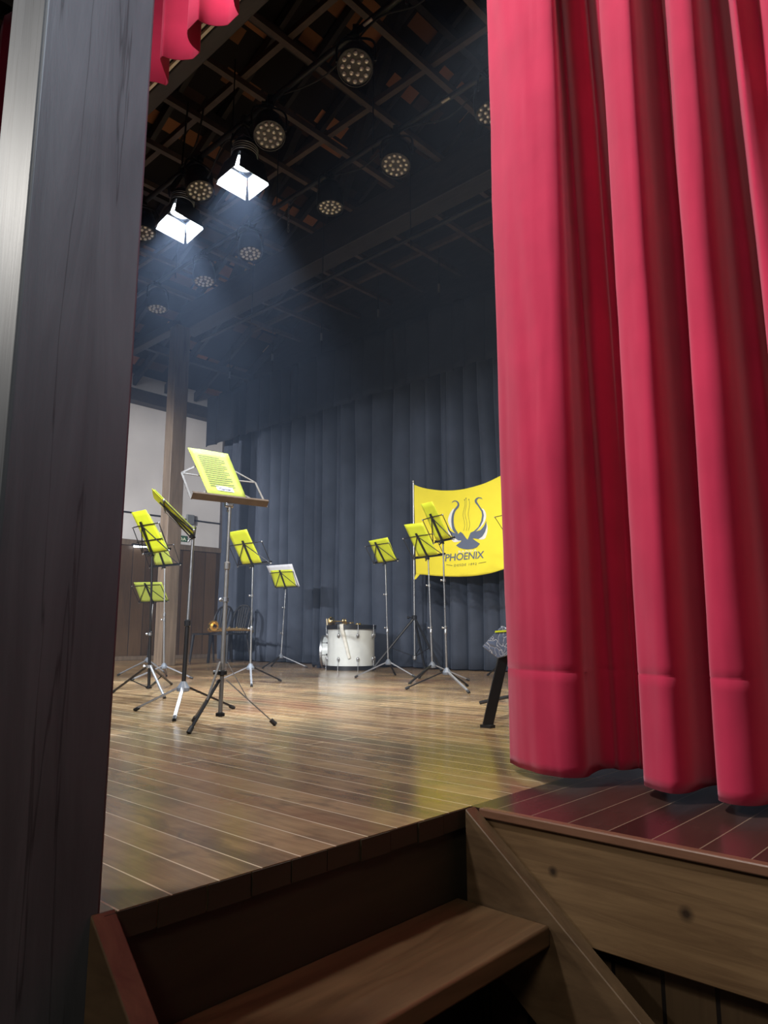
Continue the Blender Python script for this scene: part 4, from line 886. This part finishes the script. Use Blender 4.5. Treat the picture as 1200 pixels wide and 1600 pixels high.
# marching snare standing on its rim, behind left
sc = Vector((-6.97, 6.46, 0.215)); ax = Vector((-0.80, -0.60, 0.0)).normalized()
sn = thing('snare_drum', (sc.x, sc.y, 0), 'white snare drum on its side peeking out left of the bass drum', 'drum')
MB().lathe(sc-ax*0.09, ax, [(0.19, 0), (0.19, 0.18)], 48, False).build('shell', M['drum_shell'], sn)
MB().lathe(sc+ax*0.075, ax, [(0.192, 0), (0.205, 0), (0.205, 0.025), (0.186, 0.025), (0.186, 0.012)], 48, False).build('hoop', M['chrome'], sn)
MB().lathe(sc-ax*0.10, ax, [(0.192, 0), (0.205, 0), (0.205, 0.025), (0.192, 0.025)], 48).build('hoop', M['chrome'], sn)
MB().lathe(sc+ax*0.088, ax, [(0.0005, 0), (0.187, -0.001)], 48, False).build('drum_skin', M['white_paper'], sn)
uu = ax.cross(Vector((0, 0, 1))).normalized()
for k in range(8):
    a = 2*PI*k/8+0.2; d = uu*math.cos(a)+Vector((0, 0, 1))*math.sin(a)
    p = sc+d*0.20; MB().tube([p-ax*0.09, p+ax*0.09], 0.004, 6).build('tension_rod', M['chrome'], sn)
    MB().ball(sc+d*0.198, 0.014, 8, (1.3, 1.3, 1)).build('lug', M['black_metal'], sn)
bg = [Vector((-7.33, 6.50, 0.02)), Vector((-7.26, 6.44, 0.045)), Vector((-7.18, 6.43, 0.05)), Vector((-7.10, 6.40, 0.03)), Vector((-7.05, 6.33, 0.02))]
tag(MB().tube(cr3(bg, 5), 0.022, 8).tube(cr3([p+Vector((0.02, 0.10, 0.01)) for p in bg], 5), 0.02, 8).build('dark_strap', M['border_cloth'], loc=bg[0]), 'dark crumpled strap on the floor left of the drums', 'strap')
# drumstick standing at the rim, cymbal-like dark cloth and a trumpet on top
stk_b = ony(511.5, 979, 6.30)
tag(MB().tube([stk_b, stk_b+Vector((-0.012, 0, 0.085)), stk_b+Vector((-0.014, 0, 0.10))], [0.008, 0.0095, 0.006], 8).build('drumstick', M['stick'], loc=stk_b), 'pale drumstick end sticking up at the left rim of the bass drum', 'drumstick')
tz = dc.z+H_+0.012
tr = thing('trumpet', dc+Vector((-0.05, -0.12, H_-0.006)), 'brass trumpet lying on top of the bass drum', 'trumpet')
def L3(x, y, z): return dc+Vector((x, y, H_+z))
MB().tube(cr3([L3(-0.20, -0.14, 0.012), L3(-0.05, -0.15, 0.014), L3(0.10, -0.15, 0.02), L3(0.15, -0.13, 0.025), L3(0.14, -0.10, 0.03), L3(0.05, -0.09, 0.03), L3(-0.10, -0.10, 0.02)], 6), 0.007, 8).build('tubing', M['brass'], tr)
MB().lathe(L3(-0.08, -0.19, 0.045), (-1, 0.1, 0), [(0.007, -0.16), (0.009, -0.04), (0.014, 0.02), (0.025, 0.06), (0.045, 0.085), (0.058, 0.09), (0.056, 0.092), (0.02, 0.06)], 20, False).build('bell', M['brass'], tr)
for k in range(3):
    MB().lathe(L3(-0.02+k*0.028, -0.12, 0.0), (0.1, -0.3, 1), [(0.011, 0), (0.012, 0.01), (0.012, 0.055), (0.008, 0.06), (0.005, 0.07), (0.009, 0.074), (0.009, 0.080)], 12).build('valve', M['brass'], tr)
MB().tube([L3(-0.2, -0.14, 0.012), L3(-0.24, -0.14, 0.013)], [0.005, 0.011], 8).build('mouthpiece', M['chrome'], tr)
cl = MB().lathe(L3(0.13, 0.0, -0.002), (0.06, -0.05, 1), [(0.0005, 0.03), (0.03, 0.028), (0.04, 0.012), (0.13, 0.004), (0.131, 0.001), (0.04, 0.006)], 36, False).build('small_cymbal', M['brass'], loc=L3(0.13, 0, 0))
tag(cl, 'thin dull cymbal lying on the right of the bass drum top', 'cymbal')

# ------------------------------------------------------------------ plastic chairs and saxophone
def chair(base, yaw, label):
    r = thing('plastic_chair', (0, 0, 0), label, 'chair', 'black plastic chairs by the backdrop')
    r.location = (0, 0, 0)
    w = 0.20; m = M['plastic_black']
    def seat(u, v):
        x = (u-0.5)*2; y_ = (v-0.5)*2
        return Vector((x*0.205*(1-0.06*(y_ > 0)*y_), y_*0.205, 0.445-0.014*(1-x*x)*(1-y_*y_)-0.02*max(0, -y_)**6))
    MB().grid(seat, 12, 12).build('seat', m, r, solid=0.012, sharp=80)
    MB().tube(cr3([(-0.2, -0.20, 0.435), (-0.12, -0.215, 0.43), (0.12, -0.215, 0.43), (0.2, -0.20, 0.435), (0.205, 0.2, 0.44), (-0.205, 0.2, 0.44), (-0.2, -0.20, 0.435)], 4), 0.012, 8).build('seat_rim', m, r)
    for sx in (-1, 1):
        MB().tube([(sx*0.19, -0.19, 0.44), (sx*0.215, -0.225, 0.0)], [0.022, 0.017], 8).build('leg', m, r)
        MB().tube([(sx*0.185, 0.19, 0.44), (sx*0.21, 0.26, 0.0)], [0.019, 0.014], 8).build('leg', m, r)
    arch = cr3([(-0.19, 0.185, 0.44), (-0.205, 0.23, 0.62), (-0.185, 0.262, 0.76), (-0.11, 0.28, 0.85), (0, 0.288, 0.875), (0.11, 0.28, 0.85), (0.185, 0.262, 0.76), (0.205, 0.23, 0.62), (0.19, 0.185, 0.44)], 6)
    MB().tube(arch, 0.017, 8).build('back_frame', m, r)
    for sx in (-0.11, -0.055, 0, 0.055, 0.11):
        zt = 0.865-abs(sx)*0.35
        MB().bar((sx*0.8, 0.20, 0.45), (sx, 0.283, zt), 0.026, 0.009, (0, 1, 0)).build('back_slat', m, r, smooth=False)
    r.location = (*base, 0); r.rotation_euler = (0, 0, yaw); return r
chair((-9.76, 6.50), D(8), 'left black plastic chair with the saxophone bell over its seat')
chair((-9.30, 6.52), D(6), 'right black plastic chair with the saxophone neck over its seat')
sx = thing('saxophone', (-9.3, 6.33, 0.46), 'brass saxophone lying across the seats of the two black chairs', 'saxophone')
def at_(px, py, Y): return ony(px, py, Y)
zt = 0.50
bd = cr3([(-9.92, 6.30, 0.52), (-9.98, 6.28, 0.50), (-9.97, 6.30, 0.475), (-9.80, 6.33, 0.475), (-9.50, 6.33, 0.482), (-9.22, 6.33, 0.482), (-9.02, 6.32, 0.477), (-8.93, 6.30, 0.46)], 6)
n_ = len(bd); MB().tube(bd, [0.034-0.024*i/(n_-1) for i in range(n_)], 12).build('body', M['brass'], sx)
MB().lathe((-9.90, 6.33, 0.535), (0.62, -0.75, 0.12), [(0.030, -0.06), (0.034, -0.02), (0.045, 0.03), (0.062, 0.065), (0.078, 0.080), (0.082, 0.082), (0.080, 0.086), (0.060, 0.07), (0.030, 0.02)], 28, False).build('bell', M['brass'], sx)
nk = cr3([(-8.95, 6.305, 0.465), (-8.87, 6.28, 0.47), (-8.80, 6.22, 0.45), (-8.76, 6.16, 0.42)], 5)
MB().tube(nk, [0.012-0.004*i/(len(nk)-1) for i in range(len(nk))], 8).build('neck', M['brass'], sx)
MB().tube([nk[-1], nk[-1]+Vector((0.035, -0.055, -0.03))], [0.010, 0.006], 8).build('mouthpiece', M['plastic_black'], sx)
rs = random.Random(4)
for k in range(13):
    p = bd[14+int(k*2.1)]; MB().lathe(p+Vector((rs.uniform(-.01, .01), -0.02, rs.uniform(0.005, 0.03))), (rs.uniform(-.3, .3), -0.8, 0.6), [(0.003, 0), (0.012, 0.006), (0.017, 0.010), (0.016, 0.014), (0.0005, 0.015)], 10, False).build('key', M['brass'], sx)
MB().tube([bd[12]+Vector((0, -0.03, 0.03)), bd[40]+Vector((0, -0.015, 0.022))], 0.003, 6).tube([bd[12]+Vector((0, -0.01, 0.042)), bd[38]+Vector((0, -0.005, 0.03))], 0.003, 6).build('key_rod', M['brass'], sx)

for o in list(sx.children): pass
sx.location.x += 0.52; sx.location.y -= 0.02; sx.location.z += 0.012

# ------------------------------------------------------------------ dark stand with a film-wrapped folder at the curtain edge
ft_ = onz(762, 1137); kt = onz(750, 1101)
ks = thing('folding_stand', (ft_.x, ft_.y, 0), 'black flat-legged folding stand partly behind the red curtain', 'stand')
dirn = Vector((fw.x, fw.y)).normalized()
Tk = top_at((ft_.x, ft_.y), (772, 1022)); Tk = Tk+Vector((0.03, 0.04, 0))
fr = Vector((rt.x, rt.y, 0)).normalized()
MB().bar(Vector((ft_.x, ft_.y, 0.01)), Tk, 0.050, 0.022, Vector((fw.x, fw.y, 0))).build('leg', M['black_metal'], ks, bevel=0.003)
MB().bar(Vector((ft_.x, ft_.y, 0.0)), Vector((ft_.x, ft_.y, 0.014)), 0.06, 0.04, (0, 1, 0)).build('rubber_foot', M['rubber'], ks)
kend = Tk+Vector((0.42, 0.15, -0.05))
MB().tube([kt+Vector((0, 0, 0.012)), Vector((kt.x+0.50, kt.y+0.06, 0.13))], 0.011, 8).build('leg', M['black_metal'], ks)
MB().bar(Vector((kt.x+0.45, kt.y+0.05, 0.0)), Vector((kt.x+0.45, kt.y+0.05, 0.34)), 0.04, 0.025).bar(Vector((kt.x+0.45, kt.y+0.05, 0.33)), Tk-Vector((0, 0, 0.03)), 0.04, 0.02).build('frame', M['black_metal'], ks, smooth=False)
Yk = Tk.y-0.03
fpx = [(753, 1010), (783, 978), (802, 985), (812, 1000), (793, 1024), (778, 1029)]
m, nt, b = node_mat('clear plastic film'); b.inputs['Roughness'].default_value = 0.22; b.inputs['Base Color'].default_value = (0.30, 0.36, 0.50, 1); b.inputs['Specular IOR Level'].default_value = 1.0; b.inputs['Coat Weight'].default_value = 1.0; b.inputs['Coat Roughness'].default_value = 0.12
tcn = nt.nodes.new('ShaderNodeTexCoord'); nn = nt.nodes.new('ShaderNodeTexVoronoi'); nn.feature = 'DISTANCE_TO_EDGE'; nn.inputs['Scale'].default_value = 24
rp = nt.nodes.new('ShaderNodeValToRGB'); rp.color_ramp.elements[0].position = 0.0; rp.color_ramp.elements[0].color = (0.85, 0.88, 0.92, 1); rp.color_ramp.elements[1].position = 0.045; rp.color_ramp.elements[1].color = (0.16, 0.20, 0.30, 1)  # film highlights painted into the colour as white crease lines
n4 = nt.nodes.new('ShaderNodeTexNoise'); n4.inputs['Scale'].default_value = 9
mpx = nt.nodes.new('ShaderNodeMix'); mpx.data_type = 'RGBA'; mpx.inputs['Factor'].default_value = 0.25
nt.links.new(tcn.outputs['Object'], mpx.inputs['A']); nt.links.new(n4.outputs['Color'], mpx.inputs['B']); nt.links.new(tcn.outputs['Object'], n4.inputs['Vector'])
nt.links.new(mpx.outputs['Result'], nn.inputs['Vector']); nt.links.new(nn.outputs['Distance'], rp.inputs['Fac']); nt.links.new(rp.outputs['Color'], b.inputs['Base Color'])
bpn = nt.nodes.new('ShaderNodeBump'); bpn.inputs['Strength'].default_value = 0.8; bpn.inputs['Distance'].default_value = 0.01; nt.links.new(nn.outputs['Distance'], bpn.inputs['Height']); nt.links.new(bpn.outputs['Normal'], b.inputs['Normal'])
M['film'] = m
pk = MB().prism([ony(x, y, Yk) for x, y in fpx], (0, 0.018, 0))
pko = pk.build('wrapped_folder', M['film'], loc=ony(780, 1028, Yk), bevel=0.004)
tag(pko, 'dark folder wrapped in crinkled clear film leaning on the black folding stand', 'folder')
e = [ony(774, 985.5, Yk-0.004), ony(800, 984, Yk-0.004), ony(800, 986.5, Yk-0.004), ony(773, 988.5, Yk-0.004)]
MB().slab(e, (0, 1, 0), 0.001).build('yellow_edge', M['yellow_paper'], pko, smooth=False)

# ------------------------------------------------------------------ stage haze
HZ = MB().box((-11.3, 2.5, 0.01), (-1.9, 6.75, 5.35)).build('stage_haze', M['face'], smooth=False)
m = bpy.data.materials.new('thin stage haze'); m.use_nodes = True; nt = m.node_tree
for n in list(nt.nodes):
    if n.type == 'BSDF_PRINCIPLED': nt.nodes.remove(n)
vs = nt.nodes.new('ShaderNodeVolumeScatter'); vs.inputs['Density'].default_value = 0.011; vs.inputs['Anisotropy'].default_value = 0.35; vs.inputs['Color'].default_value = (0.55, 0.70, 1.0, 1)
nt.links.new(vs.outputs[0], nt.nodes['Material Output'].inputs['Volume'])
HZ.data.materials.clear(); HZ.data.materials.append(m)
tag(HZ, 'thin bluish haze filling the air below the lit lamps', 'haze', None, 'stuff')
for o in bpy.data.objects:
    if '_o' in o: del o['_o']
